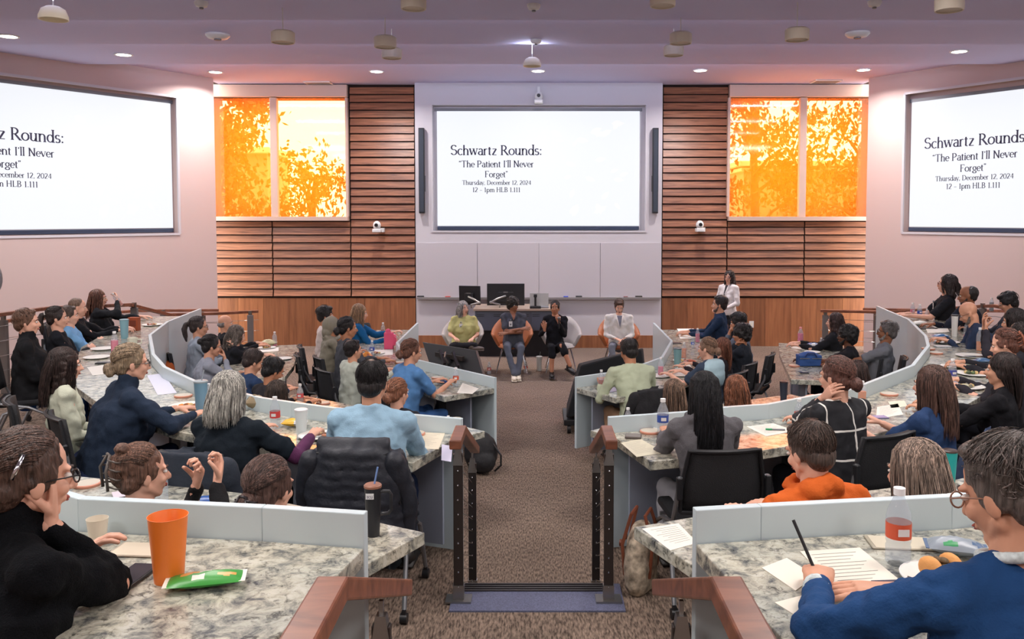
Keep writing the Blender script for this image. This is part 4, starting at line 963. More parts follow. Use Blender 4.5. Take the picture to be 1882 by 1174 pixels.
    if st == 'hood':
        hel(h, (0,-.03,.02), (.098,.115,.118)); hel(h, (0,-.07,-.08), (.085,.07,.09)); dsp = .012
        hm = topmat or mat('cloth_%d_%d_%d' % top, top, .9, bump=.25, bscale=140); fused('hood', h, hm, t, .011, dsp, foldtex)
        h = MB(); hel(h, (0,-.010,.045), (.080,.098,.078)); fused('hair', h, hairmat(hcol), t, .010)
    elif h.v: fused('hair', h, hm, t, hv, dsp, tx, 1)
    if st not in ('bald','buzz','fringe','hood','receding'):
        zl_ = {'long':-.29,'longwave':-.28,'bob':-.14,'bobwave':-.16,'curly':-.22,'lowtail':-.34}.get(st, 0)
        strands(t, st, Hm, gz, k, hcol, 1100 if vox < .8 else (600 if vox < .9 else 190), len(label), zl_)
    # clothes
    tm = topmat or mat('cloth_%d_%d_%d' % top, top, .88, bump=.25, bscale=140, spec=.18); c = MB(); bw = bulk
    prof = [(-.03,.168,.130),(.06,.166,.132),(.16,.150,.122),(.28,.160,.122),(.38,.172,.118),(.45,.168,.100),(.50,.125,.082),(.535,.072,.068)]
    rings = []
    for q_, rx, ry in prof:
        rx = rx*k*(bw if q_ < .42 else 1)*(1 if wom else 1.08)*(1+.5*(shw-1)); ry = ry*k*(bw if q_ < .42 else 1); cc = hip+up*q_*k+fw*(-.012 if q_ > .4 else 0)
        rings.append([cc+Vector((rx*math.cos(w_),0,0))+fw*ry*math.sin(w_)*(1.08 if math.sin(w_) > 0 else .92) for w_ in [2*PI*j/18 for j in range(18)]])
    c.loft(rings[::1])
    if wom: [c.ell(hip+up*.30*k+fw*.085*k*bw+Vector((s*.07*k,0,0)), .062*k*bw) for s in (-1,1)]
    for s in (-1,1):
        S, E, Tt = A[s]; c.ell(S, .062*k*(.7+.3*bw)); c.cone(S+Vector((-s*.05,0,.0)), .066*k, S, .058*k*(.7+.3*bw)); c.cone(nb-up*.012*k-fw*.01+Vector((s*.035*k,0,0)), .045*k, S+up*.004*k, .054*k)
        if sleeve == 'long': c.cone(S, .059*k*(.7+.3*bw), E, .048*k*(.8+.2*bw)); c.cone(E, .048*k*(.8+.2*bw), E.lerp(Tt,.94), .033*k)
        elif sleeve == 'short': c.cone(S, .060*k*(.7+.3*bw), S.lerp(E,.72), .056*k*(.7+.3*bw))
        elif sleeve == 'rolled': c.cone(S, .059*k, E, .047*k); c.cone(E, .047*k, E.lerp(Tt,.35), .041*k)
    if collar == 'hood': c.ell(nb-fw*.055*k+up*.0, (.105*k,.062*k,.055*k)); c.tube([nb+Vector((math.cos(w_)*.085*k, .03+math.sin(w_)*.075*k, .0)) for w_ in [2*PI*i/12 for i in range(13)]], .026*k, 8, cap=False)
    elif collar == 'tall': c.cone(nb-up*.02, .069*k, nb+up*.045*k, .064*k, 14)
    elif collar: c.tube([nb+Vector((math.cos(w_)*.062*k, math.sin(w_)*.058*k, .012-.015*math.sin(w_))) for w_ in [2*PI*i/12 for i in range(13)]], .015*k, 8, cap=False)
    fused('top', c, tm, t, .0145*max(.55,vox), .042, foldtex, 2)
    # legs
    lm = mat('cloth_%d_%d_%d' % legs, legs, .88, bump=.25, bscale=140, spec=.18); l = MB(); l.ell(hip-Vector((0,0,.01)), (.165*k*bw,.14*k*bw,.115*k)); ft = []
    for s in (-1,1):
        h0 = hip+Vector((s*.085*k,0,-.01))
        if pose == 'stand': K_ = h0+Vector((s*.01,.02,-.40*k)); An = Vector((s*.10,-.02,.09))
        elif knee: K_ = Vector(knee[0 if s < 0 else 1][0]); An = Vector(knee[0 if s < 0 else 1][1])
        else: K_ = Vector((s*.13,.42*k,max(hipz+.01,.44))); An = Vector((s*.13,.40*k,.10))
        l.cone(h0, .086*k*(.6+.4*bw), K_, .062*k); 
        l.cone(K_, .060*k, An if not bare else K_.lerp(An,.35), .044*k if not bare else .075*k); ft.append(An)
    if legs is not None: fused('trousers', l, lm, t, .018*max(.7,vox), .03, foldtex, 2)
    for i, An in enumerate(ft):
        m = MB(); d = Vector((0,1,0)) if not knee or len(knee[i]) < 3 else Vector(knee[i][2]).normalized(); q_ = d.to_track_quat('Y','Z').to_matrix()
        m.ell(An+q_@Vector((0,.055,-.055)), (.043,.125,.034), q_, 14, 8); m.ell(An+q_@Vector((0,-.02,-.035)), (.040,.052,.048), q_, 12, 8); m.box(An+q_@Vector((0,.05,-.083)), (.078,.235,.014), q_)
        obj('shoe', m.mesh('shoe', mat('shoe_%d_%d_%d' % shoes, shoes, .5), True), t)
    # extras
    P = dict(tm=tm, t=t, hx=hx, k=k, hip=hip, up=up, fw=fw, nb=nb, A=A, sw=sw, hel=hel, Hm=Hm, B=B, a=a, world=lambda v: Vector(B)+Matrix.Rotation(-a, 3, 'Z') @ Vector(v))
    for e in extras: e(P)
    if chair_lb: chair(chair_lb, B.x-Fw.x*(.03+chair_off), B.y-Fw.y*(.03+chair_off), fz, -a)
    return P
def strands(t, st, Hm, gz, k, hcol, n, seed, zlow=0):
    rnd = random.Random(seed); m = MB(); c = Vector((0,-.024,.040)); rr = Vector((.0835,.0995,.0885))
    def surf(d, e): d = Vector(d).normalized(); l = math.sqrt((d.x/rr.x)**2+(d.y/rr.y)**2+(d.z/rr.z)**2); return c+d/l*(1+e/.09)
    grow = {'afro': .020, 'fluffy': .010}.get(st, .001)
    for i in range(n):
        e = grow+rnd.uniform(-.001,.0022); w0 = rnd.uniform(.0009,.0017)*k*(1.5 if n < 300 else 1)*(1.25 if zlow else 1); mi = rnd.choice((0,0,1,2)); P = []
        if st in ('bun','topbun','ponytail','clawup'):
            tgt = {'bun': Vector((0,-.98,-.32)), 'topbun': Vector((0,-1,.05)), 'ponytail': Vector((0,-1,.1)), 'clawup': Vector((.04,-.9,.25))}[st]
            a = rnd.uniform(-1,1)
            if rnd.random() < .75: s0 = Vector((math.sin(a*1.75)*1.0, math.cos(a*1.75)*.62+.12, .62*math.cos(a*1.5)+.12+rnd.uniform(-.05,.25)))
            else: s0 = Vector((a*.7, -.75, -.75))
            tg = tgt+Vector((rnd.uniform(-.15,.15),0,rnd.uniform(-.15,.15)))
            P = [Hm @ surf(s0.normalized().lerp(tg.normalized(), f)+Vector((0,0,.10*math.sin(f*PI))), e+.002*math.sin(f*PI)) for f in [j/7 for j in range(8)]]
        elif zlow:
            side = rnd.choice((-1,1)); ph = rnd.uniform(.45, PI-.02)*side; y0 = rnd.uniform(-.7,.45)      # azimuth from the face, at the temple outward
            s0 = Vector((side*.06, y0, 1.0)); eq = Vector((math.sin(ph), math.cos(ph)*1.05-.1, -.05)); zl = zlow*(1 if abs(ph) > 1.3 else .75)+rnd.uniform(-.03,.03)
            P = [Hm @ surf(s0.normalized().lerp(eq.normalized(), f), e+.003) for f in (0,.3,.6,1)]
            q0 = surf(eq, e+.006); wv = rnd.uniform(0,6); amp = .008 if st in ('longwave','curly','bobwave') else .002
            if st == 'lowtail' : tgt = Vector((rnd.uniform(-.04,.04), -.115, zl))
            else: tgt = Vector((q0.x*1.06+rnd.uniform(-.008,.008), q0.y-.022-(.02 if abs(ph) > 2 else 0), zl))
            for f in (.2,.4,.6,.8,1.0):
                b = q0.lerp(tgt, f); b.z = q0.z+(zl-q0.z)*f; b.x += amp*math.sin(wv+f*9); b.y += amp*math.cos(wv+f*8)-(.012*math.sin(f*PI) if abs(ph) > 2 else 0); P.append(gz @ b)
        else:
            d0 = Vector((rnd.uniform(-1,1), rnd.uniform(-1,.85), rnd.uniform(-.55,1)))
            if d0.y > .45 and d0.z < .55: continue
            if d0.z < 0 and d0.y > -.1: continue
            wh = Vector((.15,-.55,.9)).normalized(); d0.normalize(); dr = (d0-wh*d0.dot(wh)); dr = dr.normalized() if dr.length > .05 else Vector((1,0,0))
            dr = (dr+Vector((.25,.1,-.25))+Vector((rnd.gauss(0,.22),rnd.gauss(0,.22),rnd.gauss(0,.1)))).normalized(); L_ = .5 if st in ('afro',) else .75
            if d0.y > .5: L_ *= .5
            wv = rnd.uniform(0,6); cu = .10 if st == 'afro' else .015
            P = [Hm @ surf(d0+dr*f*L_+Vector((math.sin(wv+f*12),math.cos(wv+f*11),0))*cu, e+(.003 if f < 1 else .001)*1) for f in (0,.2,.4,.6,.8,1)]
        nn = len(P); m.tube(P, [w0*(.5 if j == 0 else (1 if j < nn-1 else .3)) for j in range(nn)], 3, mi, cap=False)
    dk = tuple(int(c_*.62) for c_ in hcol); lt = tuple(min(255, int(c_*1.28+8)) for c_ in hcol)
    o = obj('hair_strands', m.mesh('hair_strands', [hairmat(hcol), hairmat(dk), hairmat(lt)], True), t, kind='stuff')
# small worn parts
def badge(side=.06, drop=.16):
    def f(P):
        c = P['nb']-P['up']*(drop)*P['k']+P['fw']*.135*P['k']+Vector((side,0,0)); q_ = P['fw'].to_track_quat('Y','Z').to_matrix(); m = MB()
        m.box(c+P['fw']*.012, (.055,.004,.085), q_, 0); m.box(c+P['fw']*.014-P['up']*.008, (.026,.004,.03), q_, 1); m.ell(c+P['up']*.062+P['fw']*.008, .013, mi=1)
        obj('name_badge', m.mesh('name_badge', [M['plastic'], M['greyplast']]), P['t'], label='white name badge')
    return f
def vneck(col, depth=.16, wd=.05):
    def f(P):
        nb, up, fw, k = P['nb'], P['up'], P['fw'], P['k']; a = nb-up*.005*k+fw*.060*k; b = nb-up*depth*k+fw*.150*k; m = MB(); mid = (a+b)/2+fw*.022*k
        m.loft([[a+Vector((-wd,0,0)), mid+Vector((-wd*.6,0,0)), b, mid+Vector((wd*.6,0,0)), a+Vector((wd,0,0))], [q_-fw*.03 for q_ in [a+Vector((-wd,0,0)), mid+Vector((-wd*.6,0,0)), b, mid+Vector((wd*.6,0,0)), a+Vector((wd,0,0))]]])
        put('neck_opening', m, mat('neck_%d_%d' % (col[0],col[2]), col, .8), P['t'])
        for s in (-1,1):
            m = MB(); m.tube([a+Vector((s*(wd+.004),0,.004)), mid+Vector((s*(wd*.6+.004),0,0)), b+Vector((s*.006,0,-.01))], [.010,.012,.006], 6); obj('lapel', m.mesh('lapel', P['tm'], True), P['t'])
    return f
def clip(P):
    m = MB(); hx = P['hx']; m.tube([hx(.080,-.045,.075), hx(.092,-.062,.045), hx(.090,-.07,.02)], .006*P['k'], 8); obj('hair_clip', m.mesh('hair_clip', M['chrome'], True), P['t'], label='silver hair clip')
def claw(y=-.115, z=.02, col=(70,60,56), big=1.0):
    def f(P):
        m = MB(); hx = P['hx']
        for s in (-1,1):
            m.tube([hx(s*.014,y,z+.045*big), hx(s*.030*big,y-.022,z+.01), hx(s*.026*big,y-.012,z-.05*big)], .0065*P['k'], 6)
            for j in range(4): zz = z+.035*big-.024*big*j; m.tube([hx(s*.024*big,y-.014,zz), hx(s*.045*big,y+.012,zz-.008), hx(s*.040*big,y+.03,zz-.012)], .004*P['k'], 5)
        m.tube([hx(-.014,y-.004,z+.045*big), hx(.014,y-.004,z+.045*big)], .006*P['k'], 6)
        obj('hair_claw', m.mesh('hair_claw', mat('claw_%d' % col[0], col, .3), True), P['t'], label='hair claw clip')
    return f
def scrunchie(pos=(0,-.118,.042), col=(230,226,220), r_=.020):
    def f(P):
        m = MB(); [m.ell(P['hx'](pos[0]+math.cos(a)*r_, pos[1], pos[2]+math.sin(a)*r_), .012*P['k'], seg=8, rings=5) for a in [2*PI*i/9 for i in range(9)]]
        obj('scrunchie', m.mesh('scrunchie', mat('scrunchie_%d_%d' % (col[0],col[2]), col, .9), True), P['t'], label='hair scrunchie')
    return f
def watch(s=1, col=(24,24,26)):
    def f(P):
        S, E, Tt = P['A'][s]; d = (Tt-E).normalized(); c = Tt-d*.03; x = d.orthogonal().normalized(); y = d.cross(x); m = MB()
        m.tube([c+(x*math.cos(a)+y*math.sin(a))*.029*P['k'] for a in [2*PI*i/14 for i in range(15)]], .008, 8, cap=False); m.box(c+Vector((0,0,.03)), (.03,.034,.012), d.to_track_quat('Y','Z').to_matrix()); obj('wristwatch', m.mesh('wristwatch', mat('watch_band_%d' % col[0], col, .4), True), P['t'], label='dark wristwatch')
    return f
def finish_people():
    dg = bpy.context.evaluated_depsgraph_get(); res = []
    for o in BAKE: res.append((o, bpy.data.meshes.new_from_object(o.evaluated_get(dg))))
    for o, me in res:
        o.modifiers.clear(); o.data = me; me.shade_smooth()
    for o, hands in HANDJOBS:
        me = o.data; vs = [v.co.copy() for v in me.vertices]; fs = [tuple(p.vertices) for p in me.polygons]
        for key, mt, right in hands:
            hv, hf = HANDS[key]; n = len(vs)
            if right: mt = mt @ Matrix.Scale(-1, 4, (1,0,0))
            vs.extend([mt @ v for v in hv]); fs.extend([tuple(i+n for i in (p[::-1] if right else p)) for p in hf])
        nm = bpy.data.meshes.new('body'); nm.from_pydata(vs, [], fs); nm.materials.append(me.materials[0]); nm.shade_smooth(); o.data = nm
# ------------------------------------------------------------------ bottles, cups, plates, papers
clearm = tinted('clear_plastic', (238,242,246), .22, .10)
def liqm(c): return mat('drink_%d_%d_%d' % c, c, .15, spec=.6)
def spot(px, py, z, loc): return Vector(loc) if loc is not None else G(px, py, z)
def bottle(label, pxy, liquid=None, z=None, loc=None, rot=(0,0,0), h=.20, fill=.55, band=None, capc=(235,235,235), group='drink bottles on the desks'):
    p = spot(*(pxy or (0,0)), z, loc); t = thing('bottle', label, 'bottle', p, 0, group); t.rotation_euler = rot; k = h/.20; r_ = .031*k
    m = MB(); m.lathe([(r_*.8,0),(r_,.008*k),(r_,.05*k),(r_*.93,.055*k),(r_,.062*k),(r_,.125*k),(r_*.9,.142*k),(r_*.5,.172*k),(r_*.42,.178*k),(r_*.42,.186*k)], 16); put('bottle_body', m, clearm, t, smooth=True)
    m = MB(); m.lathe([(r_*.47,.182*k),(r_*.47,.2*k),(0,.2*k)], 12); put('cap', m, mat('cap_%d_%d' % (capc[0],capc[2]), capc, .5), t, smooth=True)
    if liquid:
        f = fill*.135*k; m = MB(); m.lathe([(0,.004),(r_*.9,.006),(r_*.93,f*.5),(r_*.93,f),(0,f)], 14); put('drink', m, liqm(liquid), t, smooth=True)
    if band:
        m = MB(); m.lathe([(r_*1.02,.072*k),(r_*1.02,.112*k)], 16, close=False); put('label_band', m, mat('band_%d_%d_%d' % band, band, .5), t, smooth=True)
        m = MB(); m.box((0,-r_*1.03,.092*k), (r_*.9,.002,.018*k)); put('label_print', m, M['plastic'], t)
    return t
def tumbler(label, pxy, z, col, r_=.042, h=.2, lid=None, straw=None, metal=0, handle=False, cat='tumbler'):
    t = thing('tumbler' if cat == 'tumbler' else 'cup', label, cat, G(*pxy, z)); m = MB(); cm = mat('cup_%d_%d_%d' % col, col, .4, metal)
    if lid: m.lathe([(0,0),(r_*.74,0),(r_*.78,.02),(r_,h*.93),(r_,h*.95),(0,h*.95)], 22)
    else: m.lathe([(0,0),(r_*.74,0),(r_,h),(r_*1.03,h),(r_*.97,h-.004),(r_*.72,.006),(0,.006)], 26)
    put('cup_body', m, cm, t, smooth=True)
    if lid: m = MB(); m.lathe([(r_*1.05,h*.94),(r_*1.05,h*.98),(r_*.9,h),(0,h)], 22); put('lid', m, mat('lid_%d_%d' % (lid[0],lid[2]), lid, .4), t, smooth=True)
    if straw: m = MB(); m.tube([(.005,0,h*.95),(.02,.01,h+.07)], .004, 8); put('straw', m, mat('straw_%d' % straw[0], straw, .4), t, smooth=True)
    if handle: m = MB(); m.tube([(r_*.95,0,h*.86),(r_+.035,0,h*.86),(r_+.042,0,h*.8),(r_+.042,0,h*.5),(r_+.03,0,h*.44),(r_*.9,0,h*.42)], .0075, 8); put('handle', m, cm, t, smooth=True)
    return t
platem = mat('paper_plate', (226,224,218), .7)
def plate(label, pxy, z, r_=.11, food=None, flabel=None, seed=1):
    p = G(*pxy, z); t = thing('plate', label, 'plate', p, 0, 'paper plates on the desks'); m = MB(); m.lathe([(0,.002),(r_*.7,.003),(r_*.8,.008),(r_,.016),(r_*1.0,.013),(r_*.7,0),(0,0)], 28, close=False); put('dish', m, platem, t, smooth=True)
    m = MB(); m.lathe([(r_*.985,.0165),(r_*1.01,.0165),(r_*1.01,.013)], 28, close=False); put('rim', m, M['plastic'], t, smooth=True)
    if food:
        rnd = random.Random(seed); f = thing('food', flabel or ('food on '+label)[:90], 'food', p+Vector((0,0,.004)))
        cols = [food, tuple(int(c*.6) for c in food), (206,178,120)]
        for i in range(3):
            m = MB()
            for j in range(4):
                a = rnd.uniform(0,6.28); q_ = rnd.uniform(0,r_*.5); m.ell((q_*math.cos(a),q_*math.sin(a),.012), (rnd.uniform(.012,.024),rnd.uniform(.010,.02),rnd.uniform(.008,.016)), (0,0,a), 8, 6)
            put('piece', m, mat('food_%d_%d_%d' % cols[i], cols[i], .6, bump=.5, bscale=60), f, smooth=True, kind='stuff')
    return t
def disc(label, pxy, z):
    t = thing('desk_disc', label, 'disc', G(*pxy, z), 0, 'round discs on the desks'); m = MB(); m.lathe([(.062,0),(.066,.005),(.066,.013),(.062,.016)], 28); put('edge_ring', m, mat('disc_edge', (206,140,116), .5), t, smooth=True)
    m = MB(); m.lathe([(.060,.0165),(.0,.0175)], 28); put('top_face', m, mat('disc_top', (196,188,172), .45), t, smooth=True)
def sheet(label, pts, z, col=(228,224,214), lines=True, th=.0015):
    P = [G(x, y, z) for x, y in pts]; c = sum(P, Vector())/len(P); t = thing('paper_sheet', label, 'paper', c); m = MB(); Q = [p-c for p in P]
    m.loft([[q_+Vector((0,0,.0005)) for q_ in Q], [q_+Vector((0,0,.0005+th)) for q_ in Q]]); put('sheet', m, mat('sheet_%d_%d' % (col[0],col[2]), col, .8), t)
    if lines and len(Q) == 4:
        m = MB(); up = Vector((0,0,th+.0012))
        for k in range(9):
            f = .12+.085*k; a = Q[0].lerp(Q[3], f); b = Q[1].lerp(Q[2], f); m.bar(a.lerp(b,.12)+up, a.lerp(b,.85-.1*(k%3))+up, .0016, .0003)
        put('printed_lines', m, mat('print_grey', (150,146,142), .8), t, kind='stuff')
    return t
def slabthing(name, label, cat, pxy, z, size, col, rz=0, rough=.35, part=None):
    t = thing(name, label, cat, G(*pxy, z), rz); m = MB(); m.box((0,0,size[2]/2+.001), size); put('case', m, mat('case_%d_%d_%d' % col, col, rough), t, bevel=min(.004, size[2]*.4))
    m = MB(); m.box((0,0,size[2]+.0015), (size[0]*.9,size[1]*.93,.001)); put(part or 'screen', m, mat('face_%d' % (col[0]//2), tuple(min(255,int(c*1.25+8)) for c in col), .15), t)
    return t
def bag(label, pxy, z, w_, d_, h_, c1, c2, rz=0, name='snack_bag', patches=(), seed=0):
    t = thing(name, label, 'snack bag', G(*pxy, z), rz); rnd = random.Random(seed); n = 13; vs = []; fs = []; m = MB()
    for sd in (1, -1):
        o = len(vs)
        for i in range(n):
            for j in range(n):
                u, v = i/(n-1), j/(n-1); f = (math.sin(PI*u)**.5)*(math.sin(PI*v)**.6); vs.append(((u-.5)*w_, (v-.5)*d_, h_*.5+sd*f*h_*.5*(1+rnd.uniform(-.12,.12)) + .004))
        for i in range(n-1):
            for j in range(n-1): q_ = (o+i*n+j, o+(i+1)*n+j, o+(i+1)*n+j+1, o+i*n+j+1); fs.append(q_ if sd > 0 else q_[::-1])
    bl = [(rnd.uniform(.5,n-1.5), rnd.uniform(.5,n-1.5), rnd.uniform(1.1,2.0), 1+(q_ % 2 if patches else 0)) for q_ in range(5)]
    def pick(i, j):
        for a, b, r_, w2 in bl:
            if (i-a)**2+(j-b)**2 < r_*r_: return w2
        return 0
    mi = [pick(i, j) for _ in (0,1) for i in range(n-1) for j in range(n-1)]
    m.v = vs; m.f = fs; m.mi = mi
    ms = [mat('foil_%d_%d_%d' % c, c, .35) for c in (c1, c2)+tuple(patches[:1])]
    put('pouch', m, ms, t, smooth=True, fix=False); 
    for s_ in (-1,1): m = MB(); m.box((s_*w_*.5,0,h_*.5+.004), (.016,d_*.92,.002)); put('crimped_end', m, ms[1], t)
    return t
def jacket(label, x, y, z, rz, col, puffer=False, cat='jacket', w_=.27, zt=.90, mt=None):
    t = thing('jacket', label, cat, (x, y, z), rz); m = MB(); mt = mt or mat('jacket_%d_%d_%d' % col, col, .55 if puffer else .9, bump=.25, bscale=60)
    if puffer:
        for k in range(10):
            zz = zt-.02-.052*k; ww = w_*(.86+.25*math.sin(min(1,k/6)*PI/2)); n = 9
            m.tube([(ww*(-1+2*i/(n-1)), -.295-.02*math.sin(PI*i/(n-1))+.16*abs(-1+2*i/(n-1))**3, zz-.05*abs(-1+2*i/(n-1))**2-.012*(i%2)) for i in range(n)], .033, 8)
        m.tube([(-w_*.7,-.22,zt),(0,-.26,zt+.01),(w_*.7,-.22,zt)], .04, 8); m.ell((0,-.27,zt-.22), (w_*1.0,.045,.26))
    else:
        rings = []
        for k in range(7):
            f = k/6; zz = zt+.02-.50*f; ww = w_*(.82+.2*f); rings.append([(ww*math.cos(a), -.275+(.075+.02*f)*math.sin(a)*(1 if math.sin(a) < 0 else .5)+.02*math.sin(a*7+f*3)*f, zz-.05*abs(math.cos(a))**2*(1-f)) for a in [2*PI*j/22 for j in range(22)]])
        m.loft(rings)
    fused('jacket_body', m, mt, t, .014, .02, foldtex, 1)
    for s in (-1,1):
        m = MB(); m.cone((s*w_*.82,-.26,zt-.08), .06, (s*w_*1.02,-.20,zt-.30), .052); m.cone((s*w_*1.02,-.20,zt-.30), .052, (s*w_*.98,-.18,zt-.50), .042); fused('sleeve', m, mt, t, .014, .02, foldtex, 1)
    return t
# ------------------------------------------------------------------ cast
t0, t1, t2 = T
# ---- speakers at the front
lounge('grey shell lounge chair under the woman in the yellow-green top', W(852,566,13.6).x-.02, 13.62, PI, shell_g)
lounge('tan shell lounge chair under the woman in dark grey scrubs', W(941,560,13.6).x, 13.62, PI, shell_w)
lounge('grey shell lounge chair under the woman holding the microphone', W(1022,566,13.6).x+.08, 13.62, PI, shell_g)
lounge('tan shell lounge chair under the man in the white coat', W(1138,563,13.6).x, 13.62, PI, shell_w)
person('woman with curly grey hair in a yellow-green top on the front lounge chair', 852, 566, 13.5, 0, 172, 'curly', (150,144,140), 'fair', (186,182,122), 'short', (38,37,40), (((-.13,.30,.60),),((.16,.34,.62),)), 0, -30, 0, bulk=1.35, extras=(badge(.05),), knee=[((-.15,.44,.50),(-.02,.50,.10)),((.20,.42,.50),(-.12,.46,.52),(-1,.2,0))], shoes=(90,78,70))
person('woman in dark grey scrubs with curly dark updo, arms folded in her lap', 943.5, 560, 13.5, 0, 176, 'afro', (38,30,28), 'brown', (72,74,82), 'short', (86,90,100), ('cross','cross'), 0, -32, 4, bulk=1.1, extras=(badge(.05), vneck((140,92,66),.10,.045)), knee=[((-.10,.45,.47),(-.05,.62,.10)),((.12,.44,.48),(.02,.66,.10))], shoes=(226,214,196))
def mic(P):
    S, E, Tt = P['A'][-1]; c = Tt+Vector((.0,.06,.02)); m = MB(); m.tube([c-Vector((0,0,.10)), c+Vector((0,0,.04))], .014, 10, mi=0); m.ell(c+Vector((0,-.01,.065)), .026, mi=1)
    w = P['world'](Vector((0,0,0))); o = thing('microphone', 'handheld microphone in the hand of the woman in black', 'microphone', w, -P['a']); put('handle', MB().add(m.v, m.f) if False else m, [M['black'], M['steel']], o, smooth=True)
person('smiling woman in a black dress speaking into a microphone, legs crossed', 1020, 565, 13.5, 0, 180, 'bun', (34,28,28), 'tan', (26,26,30), 'long', (24,24,28), (((-.06,.20,.83),(-.4,-.3,-1),'hold',(0,-1,0),(.3,.1,1)),((.17,.26,.72),(.4,-.4,-1),'relax',(0,-1,.2),(0,.2,1))), 0, 6, 0, extras=(mic,), knee=[((-.10,.44,.50),(-.22,.58,.22),(-.6,1,-.3)),((.06,.44,.48),(.06,.52,.12))], shoes=(24,20,20), bare=True, wom=True)
person('bearded man in a white coat looking down, hands clasped in his lap', 1138, 563, 13.5, 0, 178, 'short', (88,60,44), 'fair', (226,222,218), 'long', (112,114,122), ('lap','lap'), 6, 0, 28, wom=False, beard=(96,74,60), knee=[((-.16,.42,.47),(-.22,.52,.10)),((.16,.42,.47),(.12,.60,.10))], shoes=(110,76,50), extras=(vneck((120,122,134),.18),))
person('standing woman with glasses and long dark hair in a white coat', 1340, 509, 14.6, 0, -130, 'longwave', (58,42,38), 'fair', (222,216,216), 'long', (44,44,50), (((-.10,.24,.95),),((.10,.24,.95),)), 0, -12, 4, pose='stand', glasses=(120,40,40), scale=.93, extras=(vneck((50,44,48),.26,.035),))
# ---- left front wing, facing the stage
person('woman with long blond hair in a bright blue long-sleeved top reaching for a bottle', 662, 575, 11.9, 0, 80, 'long', (172,130,90), 'fair', (24,86,132), 'long', (40,44,56), (((-.05,.55,.86),None,'hold'),'desk'), 8, 0, 6, chair_lb='dark chair under the woman in the bright blue top')
person('young man with dark hair in a pale shirt behind the hooded person', 599, 579, 11.4, 0, 75, 'fluffy', (30,26,26), 'tan', (206,192,186), 'long', (50,52,60), ('lap','lap'), 4, 5, 0, wom=False)
person('person with an olive-grey hood up over dark hair, far left wing', 612, 600, 10.7, 0, 70, 'hood', (48,34,30), 'tan', (134,128,112), 'long', (50,52,60), ('deskin','deskin'), 10, 0, 6, glasses=(40,36,34), collar='hood', chair_lb='black chair under the hooded person')
person('person with dark hair in a low bun and a charcoal top, left front wing', 640, 602, 9.9, 0, 62, 'bun', (30,26,27), 'tan', (72,74,80), 'long', (50,52,60), ('desk','desk'), 6, 8, 4, chair_lb='black chair under the person in the charcoal top')
person('man with dark hair seen from behind in a pale grey-green shirt', 650, 643, 9.1, 0, 52, 'short', (36,28,28), 'light', (184,190,178), 'long', (60,62,70), ('desk','desk'), 6, 0, 0, wom=False, chair_lb='black chair under the man in the pale grey-green shirt')
person('woman in light blue scrubs with auburn hair in a low bun', 757, 646, 8.45, 0, 48, 'bun', (110,66,48), 'light', (84,128,178), 'short', (60,96,150), (((-.12,.46,.78),),((.12,.50,.79),None,'pen')), 12, 12, 10, bulk=1.15, extras=(scrunchie((0,-.11,-.02),(150,90,60)),), chair_lb='black chair under the woman in light blue scrubs')
# ---- left second row and its curved table
person('balding man in a black top at the curved left table', 415, 594, 11.2, 0, 70, 'fringe', (130,122,118), 'light', (28,28,32), 'long', (40,42,50), ('desk','desk'), 6, 5, 0, wom=False)
person('woman with shoulder-length grey-brown hair resting her face in her hand', 436, 616, 10.2, 0, 65, 'bobwave', (112,98,88), 'fair', (30,31,36), 'long', (40,42,50), ('desk','cheek'), 14, 5, 16)
person('woman with a dark ponytail and glasses in a grey-blue shirt', 366, 600, 10.3, 0, 62, 'ponytail', (58,44,42), 'light', (158,168,182), 'long', (50,60,84), ('desk','desk'), 6, 8, 4, glasses=(50,44,44), chair_lb='chair with the orange jacket, under the woman with the ponytail')
person('woman with a dark bun and glasses in a grey jacket, hand at her mouth', 390, 636, 9.0, 0, 62, 'topbun', (34,28,30), 'light', (144,148,160), 'long', (50,52,60), ('desk','mouth'), 14, 4, 8, glasses=(40,36,36), bulk=1.15, extras=(), chair_lb='black chair under the woman in the grey jacket')
person('man with short dark brown hair in a navy top, looking down', 466, 664, 8.2, 0, 48, 'short', (58,42,38), 'light', (42,60,92), 'long', (40,42,50), ('desk','desk'), 16, 8, 22, wom=False)
person('man with black hair and a face mask in a dark coat, looking down', 503, 681, 7.6, 0, 44, 'short', (24,22,24), 'tan', (38,36,40), 'long', (40,42,50), ('desk','desk'), 16, 8, 24, wom=False, extras=(lambda P: fused('face_mask', (lambda m: (P['hel'](m, (0,.062,-.05), (.050,.046,.042)), m)[1])(MB()), M['paper'], P['t'], .007),))
person('girl with straight brown hair seen from behind, beside the lit desk end', 512, 724, 6.9, 0, 30, 'long', (66,50,42), 'light', (60,62,70), 'long', (40,42,50), ('desk','desk'), 8, 0, 6)
person('woman with a messy ginger bun between the pale blue shirt and the scrubs', 732, 721, 6.75, 0, 22, 'bun', (148,88,58), 'fair', (38,40,46), 'long', (40,42,50), ('desk','desk'), 8, 14, 6)
